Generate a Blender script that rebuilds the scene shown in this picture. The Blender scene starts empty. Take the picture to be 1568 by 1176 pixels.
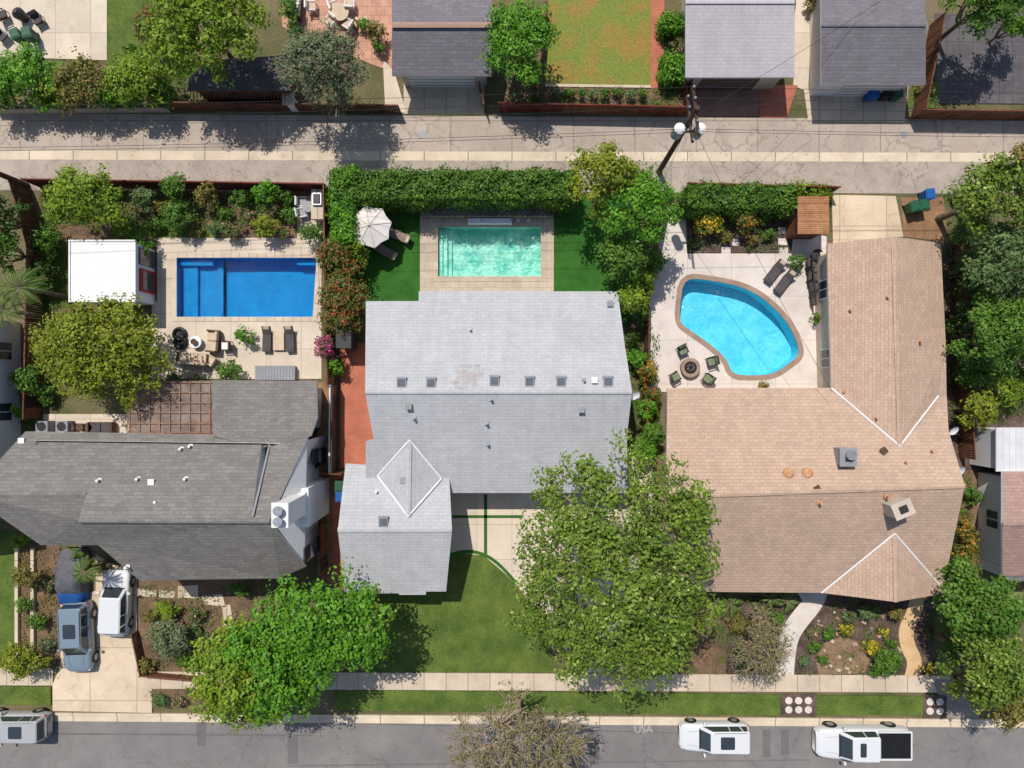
import bpy, math, numpy as np, random
from mathutils import Vector, Matrix
from mathutils.geometry import tessellate_polygon
H=46.7; S=22.4
rnd=random.Random(7)
scene=bpy.context.scene
col=scene.collection
def P(px,py,h=0.0):
    k=(H-h)/H/S
    return Vector(((px-784)*k,(588-py)*k,h))
def lin(c):
    r=[]
    for v in c:
        v=v/255.0
        r.append(v/12.92 if v<=.04045 else ((v+.055)/1.055)**2.4)
    return r
def C(r,g,b,k=.85):
    l=lin((r,g,b)); return (min(.84,l[0]*k),min(.84,l[1]*k*.985),min(.84,l[2]*k*.965),1)
# ---------------------------------------------------------------- materials
MATS={}
def newmat(name):
    m=bpy.data.materials.new(name); m.use_nodes=True
    nt=m.node_tree; nt.nodes.clear()
    out=nt.nodes.new('ShaderNodeOutputMaterial')
    b=nt.nodes.new('ShaderNodeBsdfPrincipled')
    nt.links.new(b.outputs[0],out.inputs[0])
    return m,nt,b,out
def mixc(nt,a,b,fac,blend='MIX'):
    n=nt.nodes.new('ShaderNodeMix'); n.data_type='RGBA'; n.blend_type=blend
    for sock,v in ((n.inputs[0],fac),(n.inputs[6],a),(n.inputs[7],b)):
        if hasattr(v,'links') or isinstance(v,bpy.types.NodeSocket): nt.links.new(v,sock)
        else: sock.default_value=v
    return n.outputs[2]
def ramp(nt,fac,p0,p1,c0,c1):
    n=nt.nodes.new('ShaderNodeValToRGB')
    n.color_ramp.elements[0].position=p0; n.color_ramp.elements[1].position=p1
    n.color_ramp.elements[0].color=c0; n.color_ramp.elements[1].color=c1
    nt.links.new(fac,n.inputs[0]); return n.outputs[0]
def noise(nt,vec,scale,detail=3,rough=.6,dist=0):
    n=nt.nodes.new('ShaderNodeTexNoise'); n.inputs['Scale'].default_value=scale
    n.inputs['Detail'].default_value=detail; n.inputs['Roughness'].default_value=rough
    n.inputs['Distortion'].default_value=dist
    nt.links.new(vec,n.inputs['Vector']); return n
def mat(name,c1,c2=None,scale=.5,fine=14,fa=.18,rough=.9,metal=0,joints=None,cracks=None,bump=.15,lo=.35,hi=.65,stain=0,rot=0,spec=.3):
    if name in MATS: return MATS[name]
    m,nt,b,out=newmat(name)
    tc=nt.nodes.new('ShaderNodeTexCoord'); vec=tc.outputs['Object']
    if rot:
        mp=nt.nodes.new('ShaderNodeMapping'); mp.inputs['Rotation'].default_value=(0,0,rot)
        nt.links.new(vec,mp.inputs[0]); vec=mp.outputs[0]
    if c2 is None: c2=tuple(x*.85 for x in c1[:3])+(1,)
    n1=noise(nt,vec,scale,4)
    c=ramp(nt,n1.outputs[0],lo,hi,c2,c1)
    n2=noise(nt,vec,fine,2,.7)
    g=ramp(nt,n2.outputs[0],.3,.7,(1-fa,)*3+(1,),(1+fa*.6,)*3+(1,))
    c=mixc(nt,c,g,1.0,'MULTIPLY')
    if stain:
        n3=noise(nt,vec,.9,4,.75,1.0)
        g=ramp(nt,n3.outputs[0],.52,.68,(1,1,1,1),(1-stain,1-stain,1-stain*1.05,1))
        c=mixc(nt,c,g,1.0,'MULTIPLY')
    if joints:
        w,h,mo,jc,off=joints
        br=nt.nodes.new('ShaderNodeTexBrick'); br.offset=off; br.squash=1
        br.inputs['Scale'].default_value=1; br.inputs['Brick Width'].default_value=w
        br.inputs['Row Height'].default_value=h; br.inputs['Mortar Size'].default_value=mo
        br.inputs['Mortar Smooth'].default_value=.2
        br.inputs['Color1'].default_value=(.94,.94,.94,1); br.inputs['Color2'].default_value=(1.06,1.06,1.06,1)
        br.inputs['Mortar'].default_value=(1,1,1,1)
        nt.links.new(vec,br.inputs['Vector'])
        c=mixc(nt,c,br.outputs['Color'],1.0,'MULTIPLY')
        c=mixc(nt,c,jc,br.outputs['Fac'])
    if cracks:
        sc,wd,dk=cracks
        nd=noise(nt,vec,1.3,3,.7)
        av=nt.nodes.new('ShaderNodeVectorMath'); av.operation='MULTIPLY_ADD'
        nt.links.new(nd.outputs['Color'],av.inputs[0]); av.inputs[1].default_value=(1.2,1.2,0); nt.links.new(vec,av.inputs[2])
        vo=nt.nodes.new('ShaderNodeTexVoronoi'); vo.feature='DISTANCE_TO_EDGE'; vo.inputs['Scale'].default_value=sc
        nt.links.new(av.outputs[0],vo.inputs['Vector'])
        g=ramp(nt,vo.outputs['Distance'],wd*.4,wd,(dk,dk,dk,1),(1,1,1,1))
        ng=noise(nt,vec,.35,2); mk=ramp(nt,ng.outputs[0],.42,.55,(0,0,0,1),(1,1,1,1))
        c2_=mixc(nt,c,g,1.0,'MULTIPLY'); c=mixc(nt,c,c2_,mk)
    nt.links.new(c,b.inputs['Base Color'])
    b.inputs['Roughness'].default_value=rough; b.inputs['Metallic'].default_value=metal
    b.inputs['Specular IOR Level'].default_value=spec
    if bump:
        bp=nt.nodes.new('ShaderNodeBump'); bp.inputs['Strength'].default_value=bump; bp.inputs['Distance'].default_value=.05
        nt.links.new(n2.outputs[0],bp.inputs['Height']); nt.links.new(bp.outputs[0],b.inputs['Normal'])
    MATS[name]=m; return m
def shingle(name,c,var=.14,rowh=.2,bw=.5,mort=.75,grain=.1):
    res=[]
    for rot in (0,math.pi/2):
        m,nt,b,out=newmat(name+('_r' if rot else ''))
        tc=nt.nodes.new('ShaderNodeTexCoord')
        mp=nt.nodes.new('ShaderNodeMapping'); mp.inputs['Rotation'].default_value=(0,0,rot)
        nt.links.new(tc.outputs['Object'],mp.inputs[0]); vec=mp.outputs[0]
        br=nt.nodes.new('ShaderNodeTexBrick'); br.offset=.5
        br.inputs['Scale'].default_value=1; br.inputs['Brick Width'].default_value=bw
        br.inputs['Row Height'].default_value=rowh; br.inputs['Mortar Size'].default_value=.02
        br.inputs['Mortar Smooth'].default_value=.6
        lo=tuple(x*(1-var) for x in c[:3])+(1,); hi=tuple(x*(1+var) for x in c[:3])+(1,)
        br.inputs['Color1'].default_value=lo; br.inputs['Color2'].default_value=hi
        br.inputs['Mortar'].default_value=tuple(x*mort for x in c[:3])+(1,)
        nt.links.new(vec,br.inputs['Vector'])
        n1=noise(nt,vec,.45,4,.65); g=ramp(nt,n1.outputs[0],.3,.7,(.93,.93,.93,1),(1.05,1.045,1.04,1))
        cc=mixc(nt,br.outputs['Color'],g,1,'MULTIPLY')
        n2=noise(nt,vec,11,2,.8); g=ramp(nt,n2.outputs[0],.3,.7,(1-grain,)*3+(1,),(1+grain,)*3+(1,))
        cc=mixc(nt,cc,g,1,'MULTIPLY')
        ms=nt.nodes.new('ShaderNodeMapping'); ms.inputs['Scale'].default_value=(2.2,.25,1); nt.links.new(vec,ms.inputs[0])
        n3=noise(nt,ms.outputs[0],1.0,3,.7); g=ramp(nt,n3.outputs[0],.35,.7,(1.02,1.02,1.02,1),(.92,.92,.91,1))
        cc=mixc(nt,cc,g,1,'MULTIPLY')
        nt.links.new(cc,b.inputs['Base Color']); b.inputs['Roughness'].default_value=.95; b.inputs['Specular IOR Level'].default_value=.2
        bp=nt.nodes.new('ShaderNodeBump'); bp.inputs['Strength'].default_value=.25; bp.inputs['Distance'].default_value=.03
        iv=nt.nodes.new('ShaderNodeMath'); iv.operation='SUBTRACT'; iv.inputs[0].default_value=1; nt.links.new(br.outputs['Fac'],iv.inputs[1])
        nt.links.new(iv.outputs[0],bp.inputs['Height']); nt.links.new(bp.outputs[0],b.inputs['Normal'])
        res.append(m)
    return res
def leafmat():
    m,nt,b,out=newmat('foliage_leaf')
    at=nt.nodes.new('ShaderNodeVertexColor'); at.layer_name='Col'
    nt.links.new(at.outputs[0],b.inputs['Base Color']); b.inputs['Roughness'].default_value=.55
    b.inputs['Specular IOR Level'].default_value=.3
    tr=nt.nodes.new('ShaderNodeBsdfTranslucent'); nt.links.new(mixc(nt,at.outputs[0],(1.0,1.15,.4,1),1,'MULTIPLY'),tr.inputs[0])
    mx=nt.nodes.new('ShaderNodeMixShader'); mx.inputs[0].default_value=.25
    nt.links.new(b.outputs[0],mx.inputs[1]); nt.links.new(tr.outputs[0],mx.inputs[2]); nt.links.new(mx.outputs[0],out.inputs[0])
    return m
LEAF=leafmat()
def watermat(name,tint,bs=2.5,bump=.5):
    m,nt,b,out=newmat(name); nt.nodes.remove(b)
    t=nt.nodes.new('ShaderNodeBsdfTransparent'); t.inputs[0].default_value=tint
    g=nt.nodes.new('ShaderNodeBsdfGlossy'); g.inputs['Roughness'].default_value=.08
    f=nt.nodes.new('ShaderNodeFresnel'); f.inputs[0].default_value=1.33
    tc=nt.nodes.new('ShaderNodeTexCoord'); n=noise(nt,tc.outputs['Object'],bs,4,.6,1.5)
    bp=nt.nodes.new('ShaderNodeBump'); bp.inputs['Strength'].default_value=bump; bp.inputs['Distance'].default_value=.12
    nt.links.new(n.outputs[0],bp.inputs['Height']); nt.links.new(bp.outputs[0],g.inputs['Normal']); nt.links.new(bp.outputs[0],f.inputs['Normal'])
    mx=nt.nodes.new('ShaderNodeMixShader'); nt.links.new(f.outputs[0],mx.inputs[0])
    nt.links.new(t.outputs[0],mx.inputs[1]); nt.links.new(g.outputs[0],mx.inputs[2]); nt.links.new(mx.outputs[0],out.inputs[0])
    return m
J=C(120,108,98)
soil=mat('soil',C(134,108,84),C(96,78,60),.8,9,.4,bump=.5)
soil_dark=mat('mulch',C(112,94,84),C(76,62,54),1.2,10,.45,bump=.5)
groundm=mat('earth_ground',C(126,112,84),C(84,88,50),.25,8,.35,bump=.4)
grass=mat('lawn_grass',C(104,120,50),C(72,96,34),.7,13,.42,bump=.6)
grass2=mat('dry_lawn',C(122,134,58),C(156,124,64),.5,12,.35,bump=.5,lo=.36,hi=.56)
turf=mat('artificial_turf',C(56,110,34),C(42,92,24),.9,22,.3,bump=.5)
alleyA=mat('alley_concrete',C(186,172,158),C(170,156,143),.35,18,.12,joints=(4.2,9,.03,C(140,126,114),.0),cracks=(.42,.03,.74),stain=.12)
alleyB=mat('alley_asphalt',C(182,169,156),C(162,150,139),.5,20,.2,cracks=(.85,.03,.68),stain=.16)
strip=mat('gutter_concrete',C(222,206,182),C(204,188,164),.6,18,.1,joints=(3,9,.03,J,.0),stain=.12)
road=mat('street_asphalt',C(137,132,129),C(122,117,116),.3,24,.16,cracks=(.28,.016,.8),stain=.1)
roaddk=mat('asphalt_patch',C(117,112,111),C(107,103,102),.6,24,.15)
walk=mat('sidewalk_concrete',C(212,195,173),C(194,177,156),.5,16,.1,joints=(1.5,6,.03,C(150,134,116),0),stain=.14)
conc=mat('patio_concrete',C(218,203,184),C(202,188,169),.5,16,.08,joints=(2.4,2.4,.02,C(170,154,136),0),stain=.1)
drive=mat('driveway_concrete',C(220,200,174),C(202,182,156),.4,16,.1,joints=(3.2,3.6,.03,C(170,150,128),0),stain=.18)
deckC=mat('white_deck_concrete',C(224,213,204),C(208,197,188),.5,20,.08,joints=(3,3,.02,C(184,172,160),0),stain=.1)
stone=mat('pool_travertine',C(200,185,164),C(182,167,148),.8,16,.1,joints=(.6,.6,.012,C(160,145,126),.5))
granite=mat('stacked_stone',C(150,136,126),C(100,92,88),2.5,12,.4,joints=(.35,.15,.02,C(70,65,62),.5))
brick=mat('brick_paving',C(200,114,86),C(172,94,72),1.0,16,.15,joints=(.22,.11,.014,C(160,116,96),.5))
pinkpav=mat('pink_paving',C(206,160,136),C(186,140,118),1.0,16,.15,joints=(.6,.6,.014,C(150,110,92),.5))
wood=mat('fence_wood',C(134,86,60),C(98,64,46),1.5,14,.3,joints=(.15,5,.012,C(60,40,30),0))
woodred=mat('redwood_fence',C(126,60,42),C(94,46,34),1.5,14,.3)
woodlt=mat('timber_light',C(186,136,94),C(160,112,76),1.5,14,.2,joints=(2,.14,.012,C(100,70,50),.5))
white=mat('white_paint',C(232,232,232),C(222,222,222),1,10,.04,rough=.6)
offw=mat('stucco_white',C(238,237,236),C(228,227,226),.8,20,.05,rough=.9)
stuc=mat('stucco_beige',C(206,192,176),C(190,176,160),.8,20,.08)
gray=mat('gray_paint',C(150,152,156),C(136,138,142),1,12,.08,rough=.5)
dark=mat('dark_metal',C(58,56,58),C(46,44,46),2,12,.2,rough=.5)
black=mat('black_plastic',C(34,34,36),C(27,27,29),2,12,.2,rough=.4)
silver=mat('galvanised_metal',C(190,192,196),C(160,162,166),3,14,.1,rough=.35,metal=.6)
cush=mat('charcoal_cushion',C(92,86,86),C(78,72,72),2,14,.15)
taupe=mat('taupe_cushion',C(150,132,122),C(132,114,104),2,14,.15)
beigecush=mat('beige_cushion',C(212,192,166),C(196,175,150),2,14,.1)
brown=mat('brown_rattan',C(110,84,66),C(84,64,52),2,14,.2)
bark=mat('tree_bark',C(140,122,102),C(100,86,70),3,12,.3)
barkl=mat('pale_bark',C(180,162,142),C(142,124,106),3,12,.3)
tan=mat('tan_metal',C(206,158,116),C(186,138,100),3,14,.1)
green=mat('green_plastic',C(38,96,66),C(30,80,54),3,14,.1,rough=.5)
blue=mat('blue_plastic',C(28,96,170),C(22,80,150),3,14,.1,rough=.5)
red=mat('red_paint',C(190,34,34),C(160,28,28),3,14,.1,rough=.5)
glassd=mat('window_glass',C(64,72,80),C(50,58,66),1,4,.02,rough=.08,bump=0,spec=.6)
glasss=mat('skylight_glass',C(104,110,120),C(92,98,108),1,4,.02,rough=.15,bump=0,spec=.6)
tarpg=mat('tarp_gray',C(104,104,110),C(84,84,90),2,6,.2,rough=.7,bump=.6)
tarpb=mat('tarp_blue',C(40,96,170),C(30,80,150),2,6,.2,rough=.6,bump=.6)
roofA=shingle('shingle_charcoal',C(128,124,120),.13,grain=.15)
roofB=shingle('shingle_silver',C(184,185,188),.05,mort=.84,grain=.07)
roofC=shingle('shingle_tan',C(191,164,144),.08,mort=.74,grain=.1,bw=.4)
roofD=shingle('shingle_slate',C(122,118,124),.1)
roofE=shingle('shingle_pale',C(194,188,192),.04,mort=.86,grain=.05)
# ---------------------------------------------------------------- mesh builder
class MB:
    def __init__(s): s.v=[];s.f=[];s.m=[];s.mats=[]
    def mi(s,m):
        if m not in s.mats: s.mats.append(m)
        return s.mats.index(m)
    def add(s,vs,fs,m):
        o=len(s.v); s.v+= [tuple(v) for v in vs]; i=s.mi(m)
        for f in fs: s.f.append(tuple(o+k for k in f)); s.m.append(i)
    def box(s,c,d,m,rot=0,top=1.0,tilt=0):
        x,y,z=d[0]/2,d[1]/2,d[2]/2
        vs=[Vector((a*x*(top if cc>0 else 1),b*y*(top if cc>0 else 1),cc*z)) for cc in(-1,1) for b in(-1,1) for a in(-1,1)]
        R=Matrix.Rotation(rot,3,'Z')@Matrix.Rotation(tilt,3,'Y')
        vs=[R@v+Vector(c) for v in vs]
        s.add(vs,[(0,2,3,1),(4,5,7,6),(0,1,5,4),(2,6,7,3),(0,4,6,2),(1,3,7,5)],m)
    def tube(s,p1,p2,r1,r2,m,seg=10,caps=True):
        p1=Vector(p1);p2=Vector(p2);d=(p2-p1)
        if d.length<1e-5:return
        q=d.to_track_quat('Z','Y'); vs=[]
        for p,r in((p1,r1),(p2,r2)):
            for i in range(seg):
                a=2*math.pi*i/seg; vs.append(p+q@Vector((r*math.cos(a),r*math.sin(a),0)))
        fs=[(i,(i+1)%seg,seg+(i+1)%seg,seg+i) for i in range(seg)]
        if caps: fs+= [tuple(range(seg-1,-1,-1)),tuple(range(seg,2*seg))]
        s.add(vs,fs,m)
    def cyl(s,c,r,h,m,seg=16,r2=None):
        s.tube((c[0],c[1],c[2]),(c[0],c[1],c[2]+h),r,r if r2 is None else r2,m,seg)
    def prism(s,pts,z0,z1,m,bottom=False):
        n=len(pts); tri=tessellate_polygon([[Vector((p[0],p[1],0)) for p in pts]])
        vs=[(p[0],p[1],z0) for p in pts]+[(p[0],p[1],z1) for p in pts]
        ar=sum(pts[i][0]*pts[(i+1)%n][1]-pts[(i+1)%n][0]*pts[i][1] for i in range(n))
        fs=[(i,(i+1)%n,n+(i+1)%n,n+i) if ar>0 else (i,n+i,n+(i+1)%n,(i+1)%n) for i in range(n)]
        for t in tri:
            a,b,c=[pts[k] for k in t]
            cr=(b[0]-a[0])*(c[1]-a[1])-(c[0]-a[0])*(b[1]-a[1])
            t=t if cr>0 else t[::-1]
            fs.append(tuple(n+k for k in t))
        s.add(vs,fs,m)
    def obj(s,name,loc=(0,0,0),rot=0,parent=None,smooth=False,bevel=0):
        me=bpy.data.meshes.new(name); me.from_pydata(s.v,[],s.f)
        for m in s.mats: me.materials.append(m)
        me.polygons.foreach_set('material_index',s.m)
        if smooth: me.polygons.foreach_set('use_smooth',[True]*len(s.f))
        me.update()
        o=bpy.data.objects.new(name,me); col.objects.link(o); o.location=loc; o.rotation_euler=(0,0,rot)
        if parent: o.parent=parent
        if bevel:
            b=o.modifiers.new('bevel','BEVEL'); b.width=bevel; b.segments=2; b.limit_method='ANGLE'
        return o
def empty(name,loc=(0,0,0),rot=0):
    e=bpy.data.objects.new(name,None); col.objects.link(e); e.location=loc; e.rotation_euler=(0,0,rot); e.empty_display_size=.2; return e
def area2(p): return sum(p[i][0]*p[(i+1)%len(p)][1]-p[(i+1)%len(p)][0]*p[i][1] for i in range(len(p)))/2
def offset(pts,d):
    n=len(pts); sg=1 if area2(pts)>0 else -1; r=[]
    for i in range(n):
        a=Vector(pts[i-1][:2]);b=Vector(pts[i][:2]);c=Vector(pts[(i+1)%n][:2])
        e1=(b-a).normalized();e2=(c-b).normalized()
        n1=Vector((e1.y,-e1.x))*sg;n2=Vector((e2.y,-e2.x))*sg
        nn=(n1+n2)
        if nn.length<1e-4: nn=n1
        nn.normalize(); k=max(.35,nn.dot(n1)); q=b+nn*d/k; r.append((q.x,q.y))
    return r
def W(pts,h=0): return [tuple(P(x,y,h)[:2]) for x,y in pts]
def sheetw(name,pts,z,m,holes=(),parent=None,thick=0):
    loops=[[Vector((p[0],p[1],0)) for p in pts]]+[[Vector((p[0],p[1],0)) for p in h] for h in holes]
    tri=tessellate_polygon(loops); fl=[v for l in loops for v in l]
    b=MB(); fs=[]
    for t in tri:
        a,bb,c=[fl[k] for k in t]
        cr=(bb.x-a.x)*(c.y-a.y)-(c.x-a.x)*(bb.y-a.y)
        if abs(cr)<1e-9: continue
        fs.append(tuple(t) if cr>0 else tuple(t[::-1]))
    b.add([(v.x,v.y,z) for v in fl],fs,m)
    if thick:
        for l in loops:
            n=len(l)
            b.add([(v.x,v.y,z) for v in l]+[(v.x,v.y,z-thick) for v in l],[(i,n+i,n+(i+1)%n,(i+1)%n) for i in range(n)],m)
    return b.obj(name,parent=parent)
def sheet(name,pts,z,m,holes=(),thick=0,parent=None): return sheetw(name,W(pts,z),z,m,holes,parent,thick)
def R4(x0,y0,x1,y1): return [(x0,y0),(x1,y0),(x1,y1),(x0,y1)]
def stripw(line,w):
    pts=[Vector(P(x,y)[:2]) for x,y in line]; L=[];Rr=[]
    for i,p in enumerate(pts):
        a=pts[max(0,i-1)];b=pts[min(len(pts)-1,i+1)];d=(b-a).normalized();n=Vector((-d.y,d.x))*w/2
        L.append(tuple(p+n));Rr.append(tuple(p-n))
    return L+Rr[::-1]
def smooth_loop(pts,it=2):
    for _ in range(it):
        q=[];n=len(pts)
        for i in range(n):
            a=pts[i];b=pts[(i+1)%n]
            q+=[(a[0]*.75+b[0]*.25,a[1]*.75+b[1]*.25),(a[0]*.25+b[0]*.75,a[1]*.25+b[1]*.75)]
        pts=q
    return pts
def smooth_line(pts,it=2):
    for _ in range(it):
        q=[pts[0]]
        for a,b in zip(pts[:-1],pts[1:]):
            q+=[(a[0]*.75+b[0]*.25,a[1]*.75+b[1]*.25),(a[0]*.25+b[0]*.75,a[1]*.25+b[1]*.75)]
        pts=q+[pts[-1]]
    return pts
# ---------------------------------------------------------------- pools
poolA=W([(270,394),(486,394),(480,486),(270,486)])
poolB=W(R4(670,347,829,424))
poolC=W(smooth_loop([(1046,424),(1090,429),(1135,438),(1168,455),(1200,485),(1218,515),(1226,543),(1212,555),(1185,574),(1150,576),(1120,574),(1112,550),(1085,526),(1052,504),(1040,494),(1040,470)],2))
def pool(name,pts,z,plaster,tint,depth,coping,cw,steps=None,water_z=-.14,bs=2.5,bump=.5):
    e=empty(name)
    b=MB(); n=len(pts); ins=offset(pts,-.002)
    vs=[(p[0],p[1],z) for p in ins]+[(p[0],p[1],-depth) for p in ins]
    b.add(vs,[(i,(i+1)%n,n+(i+1)%n,n+i) for i in range(n)],plaster)
    o=b.obj('pool_walls',parent=e)
    sheetw('pool_floor',ins,-depth,plaster,parent=e)
    sheetw('water',offset(pts,-.004),water_z,watermat(name+'_water',tint,bs,bump),parent=e)
    sheetw('coping',offset(pts,cw),z+.035,coping,holes=[offset(pts,-.04)],parent=e,thick=.07)
    if steps:
        for k,(x0,y0,x1,y1,dz) in enumerate(steps):
            bb=MB(); bb.prism(W(R4(x0,y0,x1,y1)),-depth,-dz,plaster); bb.obj('step_%d'%(k+1),parent=e)
    return e
plA=mat('pool_plaster_blue',C(36,178,238),C(22,160,222),1.2,10,.16,bump=0)
plB=mat('pool_plaster_green',C(210,252,238),C(146,222,210),.9,5,.25,bump=0,lo=.42,hi=.58)
plC=mat('pool_plaster_cyan',C(146,230,248),C(108,210,236),1.0,9,.18,bump=0)
copA=mat('coping_beige',C(214,198,178),C(198,182,162),1,14,.08,joints=(.6,9,.015,J,0))
copC=mat('coping_brown',C(168,142,124),C(148,124,108),1,14,.12)
pool('swimming_pool',poolA,.05,plA,(.62,.9,.98,1),1.3,copA,.28,[(270,394,333,486,.9),(270,394,322,405,.35),(322,394,333,486,1.0),(272,394,296,486,.62),(452,394,486,404,.4)],bs=6,bump=.9)
pool('swimming_pool',poolB,.05,plB,(.78,.96,.93,1),.9,stone,.3,[(671,348,691,424,.7),(671,348,684,424,.45),(671,348,677,424,.25)],bs=3,bump=1.0)
pool('swimming_pool',poolC,.05,plC,(.70,.95,.985,1),1.3,copC,.3,bs=2.5)
# ---------------------------------------------------------------- ground and paving
G=220
sheetw('ground',[(-G,-G),(G,-G),(G,G),(-G,G)],0,groundm,holes=[poolA,poolB,poolC])
sheet('alley_pavement',[(-900,168),(2500,188),(2500,240),(-900,231)],.02,alleyA)
sheet('alley_gutter',[(-900,228),(2500,236),(2500,250),(-900,242)],.032,strip)
sheet('alley_pavement',[(-900,240),(2500,247),(2500,300),(-900,288)],.024,alleyB)
sheet('street',[(-900,1091),(2500,1118),(2500,1345),(-900,1320)],.012,road)
sheet('curb_gutter',[(-900,1087),(2500,1110),(2500,1121),(-900,1098)],.02,strip)
b=MB(); b.prism(W([(-900,1084),(2500,1108),(2500,1111.5),(-900,1087.5)]),0,.13,strip); b.obj('curb')
sheet('sidewalk',[(225,1029),(2500,1040),(2500,1066),(225,1055)],.10,walk,thick=.1)
sheet('sidewalk',[(-900,1021),(80,1024),(80,1050),(-900,1047)],.10,walk,thick=.1)
sheet('parkway_lawn',[(512,1057),(1195,1064),(1195,1096),(512,1088)],.10,grass,thick=.1)
sheet('parkway_lawn',[(1250,1065),(1415,1067),(1415,1096),(1250,1095)],.10,grass,thick=.1)
sheet('parkway_lawn',[(-300,1049),(77,1052),(77,1080),(-300,1078)],.10,grass,thick=.1)
sheet('parkway_lawn',[(1460,1068),(1900,1070),(1900,1100),(1460,1097)],.10,soil,thick=.1)
sheet('parkway_bed',[(230,1055),(380,1057),(380,1086),(230,1084)],.10,soil,thick=.1)
for q in ([(300,1101),(317,1101),(314,1143),(302,1143)],[(1168,1118),(1180,1118),(1180,1160),(1168,1160)],[(1196,1118),(1208,1118),(1208,1156),(1196,1156)],[(440,1125),(456,1125),(456,1170),(440,1170)],[(905,1120),(917,1120),(917,1172),(905,1172)]):
    sheet('asphalt_patch',q,.016,roaddk)
for q in ([(0,1122),(480,1125),(480,1128),(0,1125)],[(440,1172),(1240,1163),(1240,1165),(440,1174)],[(520,1106),(1040,1122),(1040,1124),(520,1108)]):
    sheet('tar_seam',q,.0165,roaddk)
sheet('driveway',[(146,850),(209,884),(209,1000),(232,1040),(232,1092),(80,1089),(80,1048),(92,1020),(92,920),(146,905)],.11,drive,thick=.11)
sheet('neighbour_lawn',[(-200,815),(24,815),(22,1018),(-200,1018)],.05,grass)
sheet('garden_soil',[(24,832),(92,835),(92,1020),(24,1020)],.05,soil)
sheet('garden_soil',[(212,884),(400,884),(400,1028),(225,1028),(212,1000)],.05,soil)
for q in ([(206,901),(240,905),(238,914),(206,913)],[(243,904),(268,906),(266,916),(243,915)],[(272,898),(303,896),(303,916),(272,916)],[(308,912),(340,910),(345,930),(312,925)],[(340,928),(352,926),(360,975),(344,975)]):
    sheet('stepping_stone',q,.075,walk,thick=.03)
dirtp=mat('dirt_path',C(156,122,90),C(126,98,72),1,10,.25)
sheet('side_yard_dirt',[(486,585),(516,585),(516,900),(486,880)],.04,dirtp)
sheet('brick_path',[(521,525),(575,525),(575,716),(521,716)],.05,brick)
sheet('brick_path',[(510,725),(536,725),(536,884),(508,884)],.05,brick)
sheet('pool_deck',[(240,364),(492,364),(492,580),(232,580),(232,466),(240,460)],.05,conc,holes=[poolA],thick=.05)
sheet('patio_paving',[(66,634),(200,634),(200,664),(66,664)],.05,conc)
sheet('patio_paving',[(200,583),(340,583),(340,670),(200,670)],.046,pinkpav)
sheet('back_garden_soil',[(60,292),(500,292),(500,364),(240,364),(232,400),(212,400),(208,366),(104,366),(86,480),(60,480)],.03,soil)
sheet('back_lawn_strip',[(170,340),(350,346),(350,364),(170,364)],.036,grass)
sheet('back_lawn_strip',[(84,370),(104,370),(104,470),(84,470)],.036,grass)
sheet('barbecue_patio',[(455,300),(502,300),(502,364),(455,364)],.045,conc)
sheet('artificial_lawn',[(512,300),(643,300),(643,470),(512,470)],.04,turf)
sheet('artificial_lawn',[(848,300),(985,300),(965,500),(848,470)],.04,turf)
sheet('pool_deck',R4(643,312,848,470),.05,stone,holes=[poolB],thick=.05)
sheet('driveway',[(640,700),(1000,700),(1000,800),(985,960),(965,1030),(880,1030),(850,960),(775,880),(740,850),(690,850),(640,850)],.05,conc)
sheet('front_lawn',[(596,860),(690,850),(705,846),(740,852),(775,880),(835,960),(850,1030),(560,1030)],.06,grass)
for q in ([(741,757),(746,757),(746,853),(741,853)],[(690,789),(800,789),(800,793.5),(690,793.5)]):
    sheet('turf_strip',q,.056,turf)
sheetw('turf_strip',stripw(smooth_line([(690,849),(715,843),(742,848),(765,864),(790,892)]),.22),.064,turf)
sheet('front_garden_soil',[(985,800),(1110,905),(1112,1034),(965,1032)],.05,soil)
sheet('pool_deck',[(1012,322),(1050,316),(1052,388),(1212,388),(1216,350),(1266,362),(1272,600),(985,600),(992,470),(1004,400)],.05,deckC,holes=[poolC],thick=.05)
sheet('garden_soil',R4(1053,322,1214,387),.045,soil_dark)
for x,y in ((1105,378),(1118,366),(1192,348),(1192,365),(1193,379)):
    sheet('paver',R4(x,y,x+14,y+10),.06,deckC)
sheet('driveway',[(1274,298),(1372,300),(1384,362),(1276,372)],.05,drive,thick=.05)
sheet('side_yard_dirt',[(1380,302),(1445,302),(1452,372),(1384,362)],.04,dirtp)
sheet('side_yard_soil',[(1448,372),(1568,372),(1568,720),(1448,720)],.03,soil_dark)
sheet('side_yard_soil',[(1440,720),(1500,720),(1500,900),(1440,900)],.03,soil)
sheet('garden_bed',[(1112,912),(1432,916),(1428,1036),(1112,1034)],.05,soil_dark)
pale=mat('pale_path',C(222,212,202),C(204,194,184),1,14,.1)
sheetw('garden_path',stripw(smooth_line([(1252,903),(1244,925),(1224,948),(1208,972),(1202,1003),(1200,1040)]),1.35),.07,pale,thick=.03)
sheetw('garden_path',stripw(smooth_line([(1405,912),(1399,940),(1386,962),(1389,990),(1402,1012),(1395,1040)]),1.0),.07,mat('sand_path',C(222,188,144),C(204,170,126),1,14,.1),thick=.03)
sheet('entry_walk',[(1222,908),(1268,908),(1262,925),(1232,925)],.074,pale)
sheet('dry_patch',[(1262,985),(1290,975),(1320,985),(1332,1010),(1325,1030),(1255,1034),(1248,1010)],.055,mat('sandy_soil',C(150,124,98),C(124,100,78),1,10,.3))
sheet('driveway_apron',[(1428,1040),(1500,1042),(1500,1106),(1452,1102)],.106,mat('worn_concrete',C(160,150,142),C(136,126,120),1,14,.15))
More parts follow.
